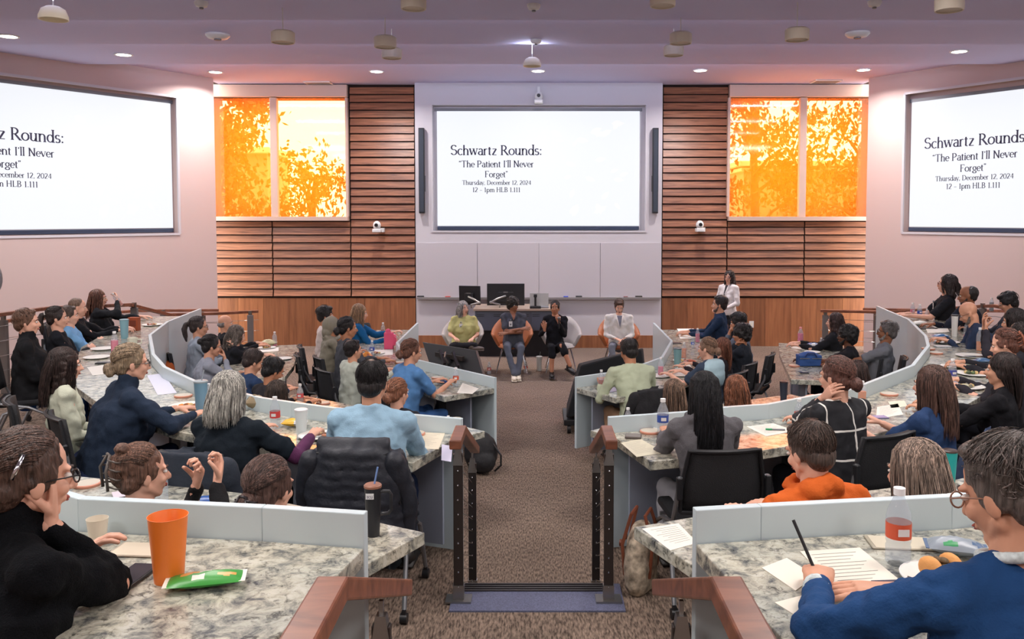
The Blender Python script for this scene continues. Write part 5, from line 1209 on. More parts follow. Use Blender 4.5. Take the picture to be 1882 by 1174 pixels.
# ---- left third row
person('man in a pale blue shirt with dark thinning hair, back to us', 685, 703, 4.72, t1, 4, 'short', (38,34,36), 'light', (150,184,206), 'long', (28,42,70), ('desk','desk'), 10, 0, 12, wom=False, bulk=1.12, shw=.98, vox=.75, collar='c', chair_lb='chair draped with the black puffer jacket, under the man in pale blue', extras=(lambda P: obj('bald_spot', (lambda m: (P['hel'](m, (0,-.046,.094), (.034,.030,.034)), m.mesh('bald_spot', mat('thin_hair', (128,104,92), .6), True))[1])(MB()), P['t'], label='thinning crown'),))
person('woman with a white-grey bob, black tee and purple sleeves, back to us', 424, 722, 4.68, t1, 14, 'bob', (176,172,162), 'fair', (26,34,42), 'short', (30,34,44), (((-.10,.44,.79),),((.30,.44,.80),(1,0,-1))), 8, 8, 6, bulk=1.12, vox=.75, extras=(lambda P: [fused('sleeve', (lambda m, s: (m.cone(P['A'][s][0], .054*P['k'], P['A'][s][1], .046*P['k']), m.cone(P['A'][s][1], .046*P['k'], P['A'][s][1].lerp(P['A'][s][2],.95), .033*P['k']), m)[2])(MB(), s), mat('purple_knit', (88,36,78), .9, bump=.3, bscale=150), P['t'], .011, .012, foldtex) for s in (-1,1)],), chair_lb='black chair draped with a dark navy jacket, under the woman with white-grey hair')
person('woman with a blond-streaked low bun and glasses in a navy jacket', 243, 667, 5.45, t1, 50, 'bun', (150,124,92), 'fair', (36,48,66), 'long', (36,48,80), ('desk',((.16,.50,.79),(1,0,-.6))), 14, 8, 4, bulk=1.45, vox=.8, glasses=(50,36,32), collar='tall', chair_lb='black chair under the woman in the navy jacket')
person('woman with long dark wavy hair in a cream top, back to us', 122, 670, 5.75, t1, 58, 'longwave', (62,44,40), 'fair', (196,200,180), 'long', (50,60,90), ('lap','lap'), 4, 4, 4, vox=.8, chair_lb='black chair under the woman in the cream top')
person('auburn-haired man in a black jacket at the left edge', 50, 592, 7.6, t1, 66, 'short', (112,74,54), 'fair', (24,25,28), 'long', (32,70,130), ('lap','lap'), 0, 2, 0, wom=False, bulk=1.15, collar='tall', chair_lb='black chair with grey frame at the left edge, under the auburn-haired man')
person('woman with a dark ponytail in a black sweatshirt, left wing', 106, 584, 8.5, t1, 66, 'ponytail', (48,38,34), 'fair', (26,28,34), 'long', (32,40,60), ('cross','cross'), 0, 2, 2, extras=(scrunchie(),), chair_lb='black chair under the woman in the black sweatshirt')
person('person in a light blue shirt mostly hidden behind the woman with the ponytail', 128, 580, 9.2, t1, 68, 'short', (90,70,60), 'fair', (120,170,214), 'long', (32,40,60), ('cross','cross'), 0, 0, 0)
person('man with close-cropped light brown hair in a black jacket, left wing', 144, 565, 9.75, t1, 70, 'buzz', (128,96,76), 'fair', (26,27,31), 'long', (36,40,52), ('desk','desk'), 4, 0, 4, wom=False, bulk=1.15, collar='c', chair_lb='black chair under the man with close-cropped hair')
def held_bottle(P):
    S, E, Tt = P['A'][1]; w = P['world'](Tt+Vector((0,.05,.03))); bottle('orange drink bottle raised by the long-haired woman, far left', None, (196,84,30), loc=w, rot=(R(50),0,-P['a']), h=.2)
P_long = person('woman with long reddish-brown hair drinking from a bottle, far left', 182, 548, 10.9, t1, 74, 'long', (116,70,52), 'fair', (30,32,36), 'long', (36,40,52), ('desk',((.05,.22,1.02),(1,.2,-1),'hold',(0,-1,0))), 0, 0, 0, bulk=1.2, chair_lb='black chair under the long-haired woman, far left')
S_, E_, T_ = P_long['A'][1]; q_ = P_long['world'](T_+Vector((-.02,.05,-.07))); bottle('orange drink bottle raised by the long-haired woman, far left', None, (196,84,30), loc=q_, rot=(R(32),0,-P_long['a']), h=.2)
# ---- left fourth row
person('woman with brown hair twisted up in a big claw clip, hands raised to her mouth', 264, 868, 3.32, t1, 42, 'clawup', (118,78,58), 'fair', (30,30,32), 'long', (30,30,34), (((.02,.27,.98),None,'fist',(0,-1,0)),((.14,.30,1.0),(1,.3,-1),'hold',(0,-1,0),(-.3,.3,1))), 6, 8, 2, vox=.62, extras=(claw(-.135,.03,(92,84,78),1.5),))
person('woman with a loose brown bun and a dark clip, head only above the panel', 497, 896, 3.08, t1, 12, 'bun', (96,66,56), 'fair', (44,40,44), 'long', (30,30,34), ('lap','lap'), 6, 10, 6, vox=.62, extras=(claw(-.15,-.05,(40,34,36)),))
# ---- right front row and wing
person('man with black hair in a pale sage shirt leaning over the right front desk', 1155, 645, 8.5, 0, -18, 'short', (34,28,28), 'tan', (176,184,158), 'long', (150,120,96), (((-.22,.46,.78),),'desk'), 22, -6, 18, wom=False, chair_lb='black chair with a dark jacket, behind the man in the sage shirt', chair_off=.1)
person('woman with light brown low bun and a pale blue sweater over her shoulders', 1299, 640, 9.0, 0, -50, 'bun', (142,104,78), 'fair', (58,70,88), 'short', (40,50,70), ('desk','desk'), 8, -6, 6, chair_lb='black chair under the woman with the pale blue sweater', extras=(lambda P: fused('shoulder_sweater', (lambda m: (m.ell(P['nb']-P['up']*.07-P['fw']*.05, (.20,.10,.10)), m.ell(P['nb']-P['up']*.17-P['fw']*.075, (.16,.07,.14)), m)[2])(MB()), mat('pale_blue_knit', (168,196,206), .9, bump=.3, bscale=120), P['t'], .012, .014, foldtex),))
person('woman with a long auburn ponytail down her back, right front row', 1325, 638, 9.5, 0, -56, 'lowtail', (128,70,48), 'fair', (40,36,40), 'long', (40,44,60), ('desk','desk'), 6, 0, 0, chair_lb='black chair under the woman with the long auburn ponytail')
person('dark-haired person in a black top, hand at the chin, right front wing', 1362, 614, 10.1, 0, -64, 'afro', (34,28,28), 'tan', (36,40,48), 'long', (40,44,60), ('chin','desk'), 6, -4, 6, chair_lb='black chair under the dark-haired person in black')
person('man with black hair in a grey shirt, hands raised to his mouth, right front wing', 1356, 592, 10.9, 0, -68, 'fluffy', (28,24,26), 'tan', (98,104,116), 'long', (40,44,60), ('mouth','mouth'), 10, 0, 14, wom=False)
person('man with swept dark hair and navy shirt in front of the standing woman', 1322, 559, 12.4, 0, -78, 'short', (40,30,30), 'light', (32,48,72), 'long', (40,44,60), ('desk','desk'), 2, 0, 0, wom=False, beard=(90,70,62), collar='c')
# ---- right second row and its curved table
person('girl with straight light brown hair seen from behind, left of the black-haired woman', 1237, 724, 6.7, 0, -16, 'long', (126,94,72), 'fair', (60,62,70), 'long', (40,44,60), ('desk','desk'), 8, 0, 4, chair_lb='black chair under the girl with straight light brown hair')
person('woman with long auburn hair seen from behind, right of the black-haired woman', 1350, 716, 6.8, 0, -26, 'longwave', (152,86,54), 'fair', (84,60,56), 'long', (40,44,60), ('desk','desk'), 8, 0, 2, bulk=1.1, chair_lb='black chair under the woman with long auburn hair')
person('woman with long dark curly hair in profile, scarf and badge, curved right table', 1533, 591, 11.2, 0, -68, 'longwave', (70,44,40), 'fair', (30,30,34), 'long', (40,44,60), ('desk','desk'), 2, 0, 0, extras=(badge(0,.18),))
person('bearded man with curly black hair and black tee reaching to the blue bag', 1556, 617, 9.9, 0, -66, 'afro', (26,24,26), 'dark', (30,29,33), 'short', (40,44,60), (((-.04,.56,.80),),((.08,.50,.80),)), 10, 0, 0, wom=False, beard=(28,24,24), glasses=(40,36,34), chair_lb='blue-grey chair under the man in the black tee')
person('grey-bearded man with glasses in a grey tee leaning back, by the white wing panel', 1630, 609, 9.75, 0, -70, 'short', (92,86,84), 'brown', (106,108,114), 'short', (50,52,60), ('desk','lap'), -8, 4, 0, wom=False, beard=(140,134,130), glasses=(36,32,32), bulk=1.15, chair_lb='black chair under the man in the grey tee')
person('girl with dark brown hair seen from behind, low behind the woman in the grid sweater', 1571, 686, 7.6, 0, -42, 'long', (70,46,40), 'fair', (70,52,50), 'long', (40,44,60), ('desk','desk'), 6, 0, 4)
# ---- right third row
hoodie = mat('grey_hoodie', (92,90,94), .9, bump=.3, bscale=130)
person('woman with long black hair in a grey hoodie, back to us', 1293, 722, 4.75, t1, -6, 'long', (28,28,33), 'light', (112,110,114), 'long', (176,176,182), ('desk','desk'), 8, 0, 6, vox=.75, topmat=hoodie, collar='hood', chair_lb='black mesh-back chair in full view under the woman in the grey hoodie')
def gridmat():
    m, nt, b = newmat('grid_sweater'); L = nt.links; N = nt.nodes.new; tc = N('ShaderNodeTexCoord'); br = N('ShaderNodeTexBrick'); mp = N('ShaderNodeMapping'); mp.inputs['Rotation'].default_value = (R(90), 0, 0)
    br.offset = 0; br.inputs['Color1'].default_value = (*lin((28,29,34)),1); br.inputs['Color2'].default_value = (*lin((28,29,34)),1); br.inputs['Mortar'].default_value = (*lin((222,220,214)),1)
    br.inputs['Scale'].default_value = 1; br.inputs['Mortar Size'].default_value = .006; br.inputs['Brick Width'].default_value = .16; br.inputs['Row Height'].default_value = .17
    L.new(tc.outputs['Object'], mp.inputs[0]); L.new(mp.outputs[0], br.inputs['Vector']); L.new(br.outputs['Color'], b.inputs['Base Color']); b.inputs['Roughness'].default_value = .9; return m
person('woman with a low auburn bun in a black sweater with white grid lines', 1536, 692, 5.05, t1, -26, 'bun', (104,62,50), 'fair', (28,29,34), 'long', (30,32,40), ('cheek','desk'), 10, -14, 4, vox=.75, topmat=gridmat(), chair_lb='black mesh-back chair under the woman in the grid sweater')
person('woman with long straight brown hair in a navy tee, back to us', 1710, 708, 5.0, t1, -40, 'long', (98,66,54), 'fair', (44,66,104), 'short', (30,34,50), ('desk',((.08,.40,.79),)), 6, 0, 2, vox=.8, chair_lb='black chair with a navy jacket over it, under the woman in the navy tee')
person('woman with dark curly hair, an orange scrunchie and a black jacket, right wing', 1840, 680, 5.6, t1, -52, 'lowtail', (54,40,38), 'light', (28,28,32), 'long', (30,32,40), ('desk','desk'), 4, 0, 0, vox=.85, extras=(scrunchie((.02,-.115,-.06),(226,84,36),.024),), bulk=1.1, collar='c', chair_lb='black chair with grey frame at the right edge, under the woman with the orange scrunchie')
person('woman with reddish-brown hair in a brown claw clip, head bent, right wing', 1846, 633, 6.5, t1, -58, 'bun', (122,72,56), 'fair', (48,46,52), 'long', (30,32,40), ('desk','desk'), 12, 0, 14, extras=(claw(-.12,.03,(150,92,70),1.2),))
person('woman with dark hair hidden behind the others at the right edge', 1872, 617, 7.3, t1, -60, 'bob', (52,40,38), 'light', (40,40,46), 'long', (30,32,40), ('desk','desk'), 4, 0, 4)
person('woman with wavy black hair tapping at a phone in her raised hands, right wing', 1862, 590, 8.1, t1, -62, 'bob', (40,30,30), 'light', (52,50,58), 'long', (30,32,40), (((-.06,.34,1.0),None,'hold',(0,-1,0)),((.06,.36,1.02),None,'relax',(0,-1,0))), 10, 0, 10)
person('young man with thick black hair and glasses looking down, far right', 1852, 556, 9.9, t1, -64, 'fluffy', (26,26,30), 'light', (60,64,74), 'long', (30,32,40), ('desk','desk'), 10, 0, 22, wom=False, glasses=(50,46,44))
person('bald man with glasses in a navy shirt bending over the desk, right wing', 1780, 575, 8.9, t1, -66, 'bald', (90,80,76), 'light', (42,54,78), 'long', (30,32,40), ('deskin','desk'), 22, 0, 30, wom=False, bulk=1.2, beard=(120,108,100), glasses=(50,40,36))
person('man with receding black hair and beard leaning on his hand, right wing', 1778, 543, 10.1, t1, -68, 'receding', (40,34,34), 'brown', (34,38,50), 'long', (30,32,40), ('chin','desk'), 10, 0, 6, wom=False, beard=(50,42,40))
person('person with a dark bob and hanging badge, far end of the right wing', 1740, 522, 11.2, t1, -72, 'bobwave', (50,38,38), 'fair', (30,31,36), 'short', (30,32,40), ('desk','desk'), 0, 4, -4, glasses=(130,70,60), extras=(badge(.04,.14),))
# ---- right fourth row
person('man with short brown hair in an orange hoodie, looking down, back to us', 1486, 829, 3.42, t1, -22, 'short', (84,64,54), 'fair', (206,98,40), 'long', (40,44,60), ('desk','desk'), 14, -8, 16, wom=False, vox=.62, collar='hood', bulk=1.05)
person('woman with long straight greying light brown hair seen from behind', 1680, 868, 3.12, t1, -22, 'long', (150,124,106), 'fair', (50,48,50), 'long', (40,44,60), ('lap','lap'), 6, -10, 6, vox=.62)
# ---- nearest two
fleece = mat('black_fleece', (13,15,19), .95, bump=.7, bscale=260, spec=.15)
person('woman in a black fleece and glasses, chin on her hand, nearest left', 56, 876, 2.02, t2, 38, 'bun', (88,62,50), 'fair', (24,26,31), 'long', (30,32,40), (((-.10,.30,.78),),((.055,.20,.955),(.25,.5,-1),'fist',(-.3,-1,0),(-.15,.1,1))), 16, 4, 6, vox=.42, glasses=(24,22,24), topmat=fleece, collar='tall', bulk=1.3, extras=(clip,))
def hero_collar(P):
    m = MB(); nb = P['nb']; m.tube([nb+Vector((math.cos(a)*.068, .004+math.sin(a)*.062, .018-.02*math.sin(a))) for a in [2*PI*i/16 for i in range(17)]], .013, 8, cap=False)
    fused('shirt_collar', m, mat('check_shirt', (196,206,206), .8, var=.25, bscale=90), P['t'], .006)
    for s in (-1,1):
        S, E, Tt = P['A'][s]; d = (Tt-E).normalized(); m = MB(); m.tube([Tt-d*.035, Tt-d*.006], [.035,.034], 14); obj('shirt_cuff', m.mesh('shirt_cuff', MATS['check_shirt'], True), P['t'])
def pen(P):
    S, E, Tt = P['A'][-1]; w = P['world'](Tt+Vector((.045,.075,.0))); o = tag(put('pen', MB().tube([(0,0,-.02),(-.05,.06,.115)], .0045, 8), M['black'], None, w, smooth=True), 'black pen in the writing hand of the man in the blue sweater', 'pen')
person('grey-haired man in a blue sweater and glasses writing, nearest right', 1852, 905, 1.74, t2, -10, 'short', (96,84,78), 'light', (30,66,112), 'long', (40,44,60), (((-.23,.50,.785),(-1,0,-.5),'pen'),((-.04,.44,.785),(1,-.3,-.6),'flat',(0,0,-1),(-1,.25,0))), 12, -22, 20, wom=False, vox=.42, glasses=(150,110,90), bulk=1.1, extras=(hero_collar, watch(1), pen))


# ------------------------------------------------------------------ things on desks and floor
za, zb_, zc2 = .74, 1.14, 1.54
B_ = bottle
B_('clear bottle with pink drink left on the curved left table', (505,636), (214,60,110), za, fill=.2)
B_('amber drink bottle by the hand of the woman in the bright blue top', (704,617), (150,70,34), za, fill=.7)
B_('small water bottle with blue band beside the snacks on the left front wing', (684,654), None, za, band=(50,70,170))
B_('water bottle with orange and blue band on the left front desk by the scrubs woman', (838,710), None, za, band=(206,84,50))
B_('clear bottle with pink band on the orange-lit left desk end', (552,744), None, za, band=(210,90,90))
B_('bottle with reddish-amber drink on the right front desk near the aisle', (1105,715), (178,60,30), za, fill=.75)
B_('bottle half full of pink drink right of the man in the sage shirt', (1214,689), (222,70,110), za, fill=.7)
B_('bottle of pink drink on the far part of the right front wing', (1282,629), (222,80,120), za, fill=.9)
B_('orange drink bottle behind the blue-green tumbler, right front desk', (1257,658), (226,120,50), za, fill=.9)
B_('small clear bottle with blue top on the right front wing', (1273,640), None, za, band=(60,90,180), h=.15)
B_('large clear jug bottle with bright pink drink on the curved right table', (1471,634), (230,50,120), za, h=.25, fill=.95, capc=(226,150,160))
B_('short clear bottle beside the blue snack bag on the curved right table', (1509,641), (200,170,190), za, h=.15, fill=.4)
B_('bottle with orange band just behind the low panel near the right handrail', (1154,793), None, za, band=(226,110,50))
B_('small white-banded bottle behind the low panel near the left handrail', (824,800), None, za, band=(220,210,220), h=.16)
B_('water bottle with blue and red band left of the white travel cup', (506,788), None, zb_, band=(200,60,60), h=.21)
B_('large water bottle with blue band in front of the black-haired woman', (1218,799), None, zb_, band=(50,80,160), h=.23)
B_('bottle with pale red drink left of the woman in the grid sweater', (1468,786), (206,110,90), zb_, band=(214,90,70), fill=.5, h=.19)
B_('orange juice bottle right of the woman in the grid sweater', (1584,748), (232,126,36), zb_, fill=.9, h=.19)
B_('water bottle with blue and red band right of the woman in the navy tee', (1750,706), None, zb_, band=(60,70,150), h=.21)
B_('bottle with pink and orange drink before the bald man', (1777,629), (228,90,90), zb_, fill=.5, h=.24)
B_('bottle with orange drink at the right, before the raised hands', (1801,645), (236,130,40), zb_, fill=.6, h=.24)
B_('clear spray-topped bottle at the far end of the right wing', (1677,583), None, zb_, band=(200,120,140))
B_('water bottle with blue band at the far end of the right wing', (1690,586), None, zb_, band=(50,80,170))
B_('small pink-labelled bottle at the far end of the right wing', (1703,588), (226,120,140), zb_, h=.15)
B_('dark grey bottle between the bearded man and the far-right young man', (1822,572), (90,96,98), zb_, h=.2, fill=1.0)
B_('bottle with bright pink drink on the left wing near the white mug', (211,651), (232,70,110), zb_, fill=.9, h=.23)
B_('orange drink bottle beside the tall blue tumbler', (384,757), (234,120,50), zb_, fill=.95, h=.2)
B_('clear bottle in front of the woman with the claw clip', (297,928), None, zb_, h=.2)
B_('near water bottle with a red-orange label on the nearest right desk', (1650,1036), None, zc2, band=(204,84,52), h=.215)
for i, (px, py, lb) in enumerate(((899,688,'clear bottle on the floor left of the woman in grey scrubs'),(966,685,'clear bottle on the floor right of the woman in grey scrubs'))): B_(lb, (px,py), None, 0.0, band=(210,90,80), group='bottles on the stage floor')
tumbler('clear plastic cup with straw on the floor between the middle speakers', (991,681), 0.0, (206,206,200), .05, .24, (220,220,220), (120,130,130), cat='cup')
tumbler('tall blue tumbler beside the orange drink bottle, left third-row desk', (370,762), zb_, (112,152,176), .045, .24, (150,160,165), (150,160,170))
tumbler('pale blue tumbler on the left wing in front of the drinking woman', (229,622), zb_, (128,170,182), .048, .22, (120,150,160))
tumbler('blue-green steel tumbler on the right front desk', (1245,673), za, (112,150,154), .048, .22, (90,96,100))
t = tumbler('black insulated tumbler with handle and a white lettered sticker', (686,984), zb_, (34,35,40), .036, .225, (150,104,84), (110,140,190), handle=True)
m = MB(); m.box((-.006,-.0375,.182), (.034,.003,.024)); put('sticker', m, M['plastic'], t); o = slide_line(t, 'TCU', -.006, .174, .026, mat('purple_ink', (60,40,90), .8), 13, 7, y=-.0395); o.name = 'sticker_letters'
tumbler('white paper cup with lid and tall straight sides by the white-haired woman', (554,797), zb_, (206,214,214), .040, .16, (222,224,226), cat='cup')
tumbler('white mug on the left wing between the pink bottle and the pale tumbler', (244,640), zb_, (214,214,196), .05, .11, handle=True, cat='cup')
tumbler('cream paper cup behind the low panel near the left handrail', (838,802), za, (214,210,194), .045, .15, cat='cup')
tumbler('large translucent orange plastic cup on the nearest left desk', (311,1066), zc2, (232,122,44), .050, .175, cat='cup')
tumbler('cream paper cup with orange print behind the black fleece sleeve', (180,998), zc2, (218,208,190), .030, .075, cat='cup')
tumbler('white steel flask on the right wing in front of the bald man', (1754,618), zb_, (214,214,210), .036, .25, (60,60,60))
tumbler('teal flask with black carry lid on the right fourth-row desk', (1744,886), zb_, (20,150,148), .038, .17, (60,44,40), handle=False)
tumbler('dark navy bottle with brown cap on the second-row desk, right', (1440,738), za, (34,40,54), .038, .2, (70,44,36))
F_ = [((1195,795),zb_,'pale disc on the right third-row desk beside the paper plate'),((160,892),zb_,'disc on the lilac-lit desk before the black fleece woman'),((762,799),zb_,'disc right of the man in pale blue'),((1634,726),zb_,'disc behind the woman in the navy tee'),((1720,650),zb_,'disc on the right wing near the panel corner'),((337,729),zb_,'disc near the woman in the navy jacket'),((594,742),za,'pinkish disc on the orange-lit left desk end'),((804,695),za,'disc behind the blue snack bag on the left front desk'),((1460,673),za,'pinkish disc on the curved right table'),((1706,642),zb_,'pale disc at the near bend of the right wing'),((1196,676),za,'disc on the right front desk under the panel'),((735,667),za,'disc near the scrubs woman on the left front desk')]
for a, z_, lb in F_: disc(lb, a, z_)
Pl = [((1212,692),za,.12,None,'paper plate right of the man in the sage shirt'),((1255,664),za,.12,(150,84,50),'plate of food beside the blue-green tumbler'),((1190,689),za,.09,None,'small plate near the sage shirt sleeve'),((1228,792),zb_,.095,(206,96,36),'plate of orange food by the grey hoodie sleeve'),((585,803),zb_,.12,(180,120,90),'plate with scraps in front of the white-haired woman'),((345,748),zb_,.13,(226,128,40),'plate with orange food by the navy jacket'),((190,642),zb_,.12,None,'white plate on the left wing, nearest one'),((178,658),zb_,.12,None,'white plate below the other one on the left wing'),((195,614),zb_,.12,(170,90,70),'plate with a sandwich in front of the man with close-cropped hair'),((280,598),zb_,.12,(190,100,70),'plate of food at the far end of the left wing'),
 ((1785,655),zb_,.14,None,'large plate before the claw-clip woman on the right wing'),((1790,688),zb_,.15,(90,110,70),'plate with green snacks before the orange scrunchie'),((1775,712),zb_,.14,(200,196,170),'plate with napkins right of the blue-band bottle'),((1755,675),zb_,.12,None,'plain plate in the middle of the right wing'),((1740,630),zb_,.13,None,'plate under the scattered wrappers on the right wing'),((1810,632),zb_,.13,None,'plate at the elbow of the bald man'),
 ((690,650),za,.12,(170,84,60),'plate of food on the left front wing'),((665,668),za,.10,(190,150,90),'plate by the pale green sleeve, left front desk'),((490,640),za,.12,(196,160,110),'plate of food on the curved left table'),((520,660),za,.11,None,'plain plate on the curved left table'),((1493,648),za,.10,None,'plate behind the blue lunch bag'),((1728,1068),zc2,.10,None,'paper plate under the sandwich half, nearest right desk'),((1250,690),za,.11,None,'second plate near the pale blue sweater'),((1290,700),za,.09,None,'saucer near the elbow of the pale blue sweater')]
for i, (a, z_, r_, fd, lb) in enumerate(Pl): plate(lb, a, z_, r_, fd, None, i)
# sandwich on the nearest plate
t = thing('sandwich', 'cut sandwich roll with dark filling on the nearest right desk', 'food', G(1728,1066,zc2)+Vector((0,0,.012)), R(20))
for s in (-1,1):
    m = MB(); m.ell((s*.034,0,.026), (.024,.036,.030), seg=16, rings=10); put('bread', m, mat('bread', (214,150,84), .7, bump=.4, bscale=40), t, smooth=True)
m = MB(); [m.ell((random.uniform(-.012,.012), random.uniform(-.03,.025), random.uniform(.01,.045)), (.012,.014,.008)) for _ in range(14)]; put('filling', m, mat('filling', (92,72,44), .7, bump=.6, bscale=50), t, smooth=True, kind='stuff')
# snack bags
bag('green and white snack bag lying beside the orange cup', (378,1078), zc2, .185, .08, .034, (60,150,60), (230,226,212), R(14), patches=((228,160,84),), seed=12)
bag('silver and blue snack bag with a green edge behind the sandwich', (1757,1022), zc2, .15, .085, .05, (136,146,156), (70,96,130), R(-18), patches=((40,140,80),), seed=1)
bag('blue snack bag on the left front desk by the scrubs woman', (815,706), za, .15, .10, .045, (44,84,150), (90,130,180), 0, seed=2)
bag('blue snack wrapper in front of the claw-clip woman', (375,925), zb_, .16, .08, .03, (30,80,150), (160,180,200), R(20), seed=4)
bag('yellow-topped snack bag behind the white travel cup', (540,784), zb_, .15, .09, .05, (226,180,50), (190,190,196), 0, seed=5)
bag('brown snack bag beside the face-masked man, on the left panel edge', (470,752), zb_, .13, .10, .10, (140,124,96), (84,76,62), 0, seed=6)
bag('dark green patterned snack bag on the right wing', (1775,680), zb_, .18, .11, .05, (80,92,62), (50,60,44), R(10), patches=((60,170,70),), seed=1)
bag('blue snack bag before the orange scrunchie woman', (1806,668), zb_, .14, .10, .05, (50,90,130), (90,120,150), 0, seed=8)
bag('blue and white crumpled wrapper before the bald man', (1728,622), zb_, .18, .10, .05, (50,100,150), (216,220,224), R(8), seed=3)
bag('white crumpled napkin pile at the far end of the right wing', (1690,600), zb_, .2, .12, .07, (214,214,206), (196,200,190), 0, name='napkin_pile', seed=4)
bag('orange and yellow snack bags stacked by the left front wing plate', (674,662), za, .12, .10, .10, (216,136,50), (170,90,50), 0, seed=5)
bag('blue snack bag at the far side of the curved right table', (1494,641), za, .2, .12, .08, (60,110,160), (210,206,196), 0, seed=7)
bag('reddish snack bag open on the right front desk', (1268,668), za, .14, .10, .05, (170,80,50), (90,60,46), R(15), seed=9)
bag('pale wrapped food parcel on the curved left table', (494,636), za, .2, .12, .09, (206,200,160), (180,170,130), 0, name='wrapped_food', seed=2)
bag('white napkin crumpled by the plate of orange food', (352,762), zb_, .1, .07, .03, (220,220,216), (200,204,206), 0, name='napkin', seed=3)
bag('dark patterned wrapper on the right wing before the claw-clip hair', (1772,664), zb_, .13, .08, .03, (70,74,60), (130,136,120), 0, seed=11)
# papers
sheet('printed sheet at the aisle end of the right fourth-row desk', [(1247,962),(1180,972),(1232,1012),(1282,998)][::1], zb_)
sheet('printed sheet with green marker on the right third-row desk', [(1372,784),(1421,778),(1462,792),(1408,802)], zb_)
sheet('open booklet at the aisle end of the right third-row desk', [(1141,814),(1178,807),(1222,832),(1170,840)], zb_, (206,200,178))
sheet('printed sheet right of the man in pale blue', [(765,795),(818,796),(806,826),(750,824)], zb_, (222,212,190))
sheet('sheet coloured as lilac-lit by the end of the left third-row desk', [(812,817),(832,820),(829,849),(811,846)], zb_, (206,204,226), False)  # lilac light is put into the paper colour
sheet('printed sheet on the left front desk near the aisle', [(850,704),(880,714),(868,724),(840,722)], za)
sheet('large printed form under the writing hand, nearest right desk', [(1470,1014),(1580,1007),(1664,1075),(1540,1085)], zc2, (226,220,206))
sheet('loose sheet left of the writing hand, nearest right desk', [(1400,1044),(1446,1026),(1500,1060),(1462,1086)], zc2, (228,222,208), False)
sheet('folded sheet at the bottom of the nearest right desk', [(1424,1108),(1478,1094),(1560,1150),(1530,1174)], zc2, (228,222,208), False)
sheet('sheet with a violet phone on it before the woman in the navy tee', [(1612,748),(1650,742),(1660,762),(1610,770)], zb_)
sheet('white folded card before the woman in the navy tee', [(1632,738),(1662,736),(1668,747),(1638,750)], zb_, (220,216,196), False)
sheet('white sheets by the navy jacket sleeve, left third-row desk', [(270,690),(300,686),(325,722),(290,726)], zb_, (214,216,232), False)
sheet('white sheet beside the plate on the left wing', [(160,675),(212,668),(230,684),(170,690)], zb_, (216,214,208), False)
sheet('sheet before the plate at the right end of the right third-row desk', [(1748,700),(1800,704),(1790,716),(1752,712)], zb_, (214,212,230), False)
sheet('sheets on the right front wing near the far bottle', [(1244,604),(1275,604),(1280,610),(1248,611)], za, (238,236,230), False)
sheet('second bright sheet on the right front wing', [(1246,614),(1276,614),(1282,621),(1250,622)], za, (238,236,230), False)
sheet('sheet on the right front desk by the sandwich', [(1240,677),(1266,668),(1272,676),(1250,684)], za, (230,226,214), False)
sheet('white sheet on the curved left table', [(470,641),(512,638),(512,645),(470,648)], za, (232,228,222), False)
sheet('white sheet on the curved right table', [(1452,636),(1486,638),(1484,643),(1455,641)], za, (228,224,214), False)
sheet('white sheet on the left front wing', [(688,643),(722,642),(722,652),(690,653)], za, (232,228,222), False)
sheet('paper coloured as lilac-lit before the man in the sage shirt', [(1112,706),(1136,700),(1146,716),(1120,722)], za, (206,204,226), False)  # paper colour carries the lilac light on it
sheet('printed page before the woman with the low bun, right wing', [(1700,600),(1740,600),(1745,610),(1705,612)], zb_, (220,216,206), False)
sheet('brown-edged notebook page at the fourth-row left desk', [(205,905),(250,898),(262,915),(212,924)], zb_, (206,196,206), False)
t = thing('marker', 'green marker lying on the sheet on the right third-row desk', 'marker', G(1416,791,zb_)+Vector((0,0,.008)), R(-8)); m = MB(); m.tube([(-.03,0,0),(.01,0,0)], .006, 8); put('cap', m, mat('green_cap', (30,150,90), .4), t, smooth=True); m = MB(); m.tube([(.01,0,0),(.09,0,0)], .005, 8); put('barrel', m, M['greyplast'], t, smooth=True)
# phones, wallets, hatches
slabthing('wallet', 'dark grey wallet on the right third-row desk near the handrail', 'wallet', (1164,804), zb_, (.10,.085,.014), (92,84,80), R(-10), .7, 'flap')
slabthing('phone', 'dark phone by the black fleece elbow', 'phone', (243,1062), zc2, (.075,.15,.009), (36,32,34), R(-6))
slabthing('phone', 'phone in a dark case beside the watch, nearest right desk', 'phone', (1655,1083), zc2, (.14,.07,.010), (56,54,66), R(4))
slabthing('phone', 'violet phone on the sheet before the woman in the navy tee', 'phone', (1612,768), zb_, (.14,.07,.009), (120,112,150), R(4))
slabthing('phone', 'white phone on the right wing', 'phone', (1732,637), zb_, (.16,.08,.01), (206,208,216), 0)
slabthing('phone', 'phone beside the white travel cup', 'phone', (570,803), zb_, (.15,.08,.010), (190,196,196), R(18))
slabthing('phone', 'dark phone on the right front wing by the tumbler', 'phone', (1242,631), za, (.16,.09,.010), (70,66,70), 0)
slabthing('phone', 'black phone with its stand on the left wing', 'phone', (190,668), zb_, (.13,.07,.012), (24,26,30), R(10))
slabthing('phone', 'phone on the curved right table below the lunch bag', 'phone', (1478,686), za, (.10,.06,.008), (40,40,44), 0)
slabthing('notebook', 'black slim notebook on the right wing', 'notebook', (1795,657), zb_, (.24,.06,.012), (26,30,36), 0)
slabthing('power_hatch', 'brushed metal power hatch set in the nearest left desk', 'hatch', (262,1012), zc2, (.17,.10,.004), (172,160,142), R(-4), .35, 'hatch_lid')
slabthing('power_hatch', 'brushed metal power hatch set in the nearest right desk', 'hatch', (1660,1000), zc2, (.20,.10,.004), (166,158,140), R(-6), .35, 'hatch_lid')
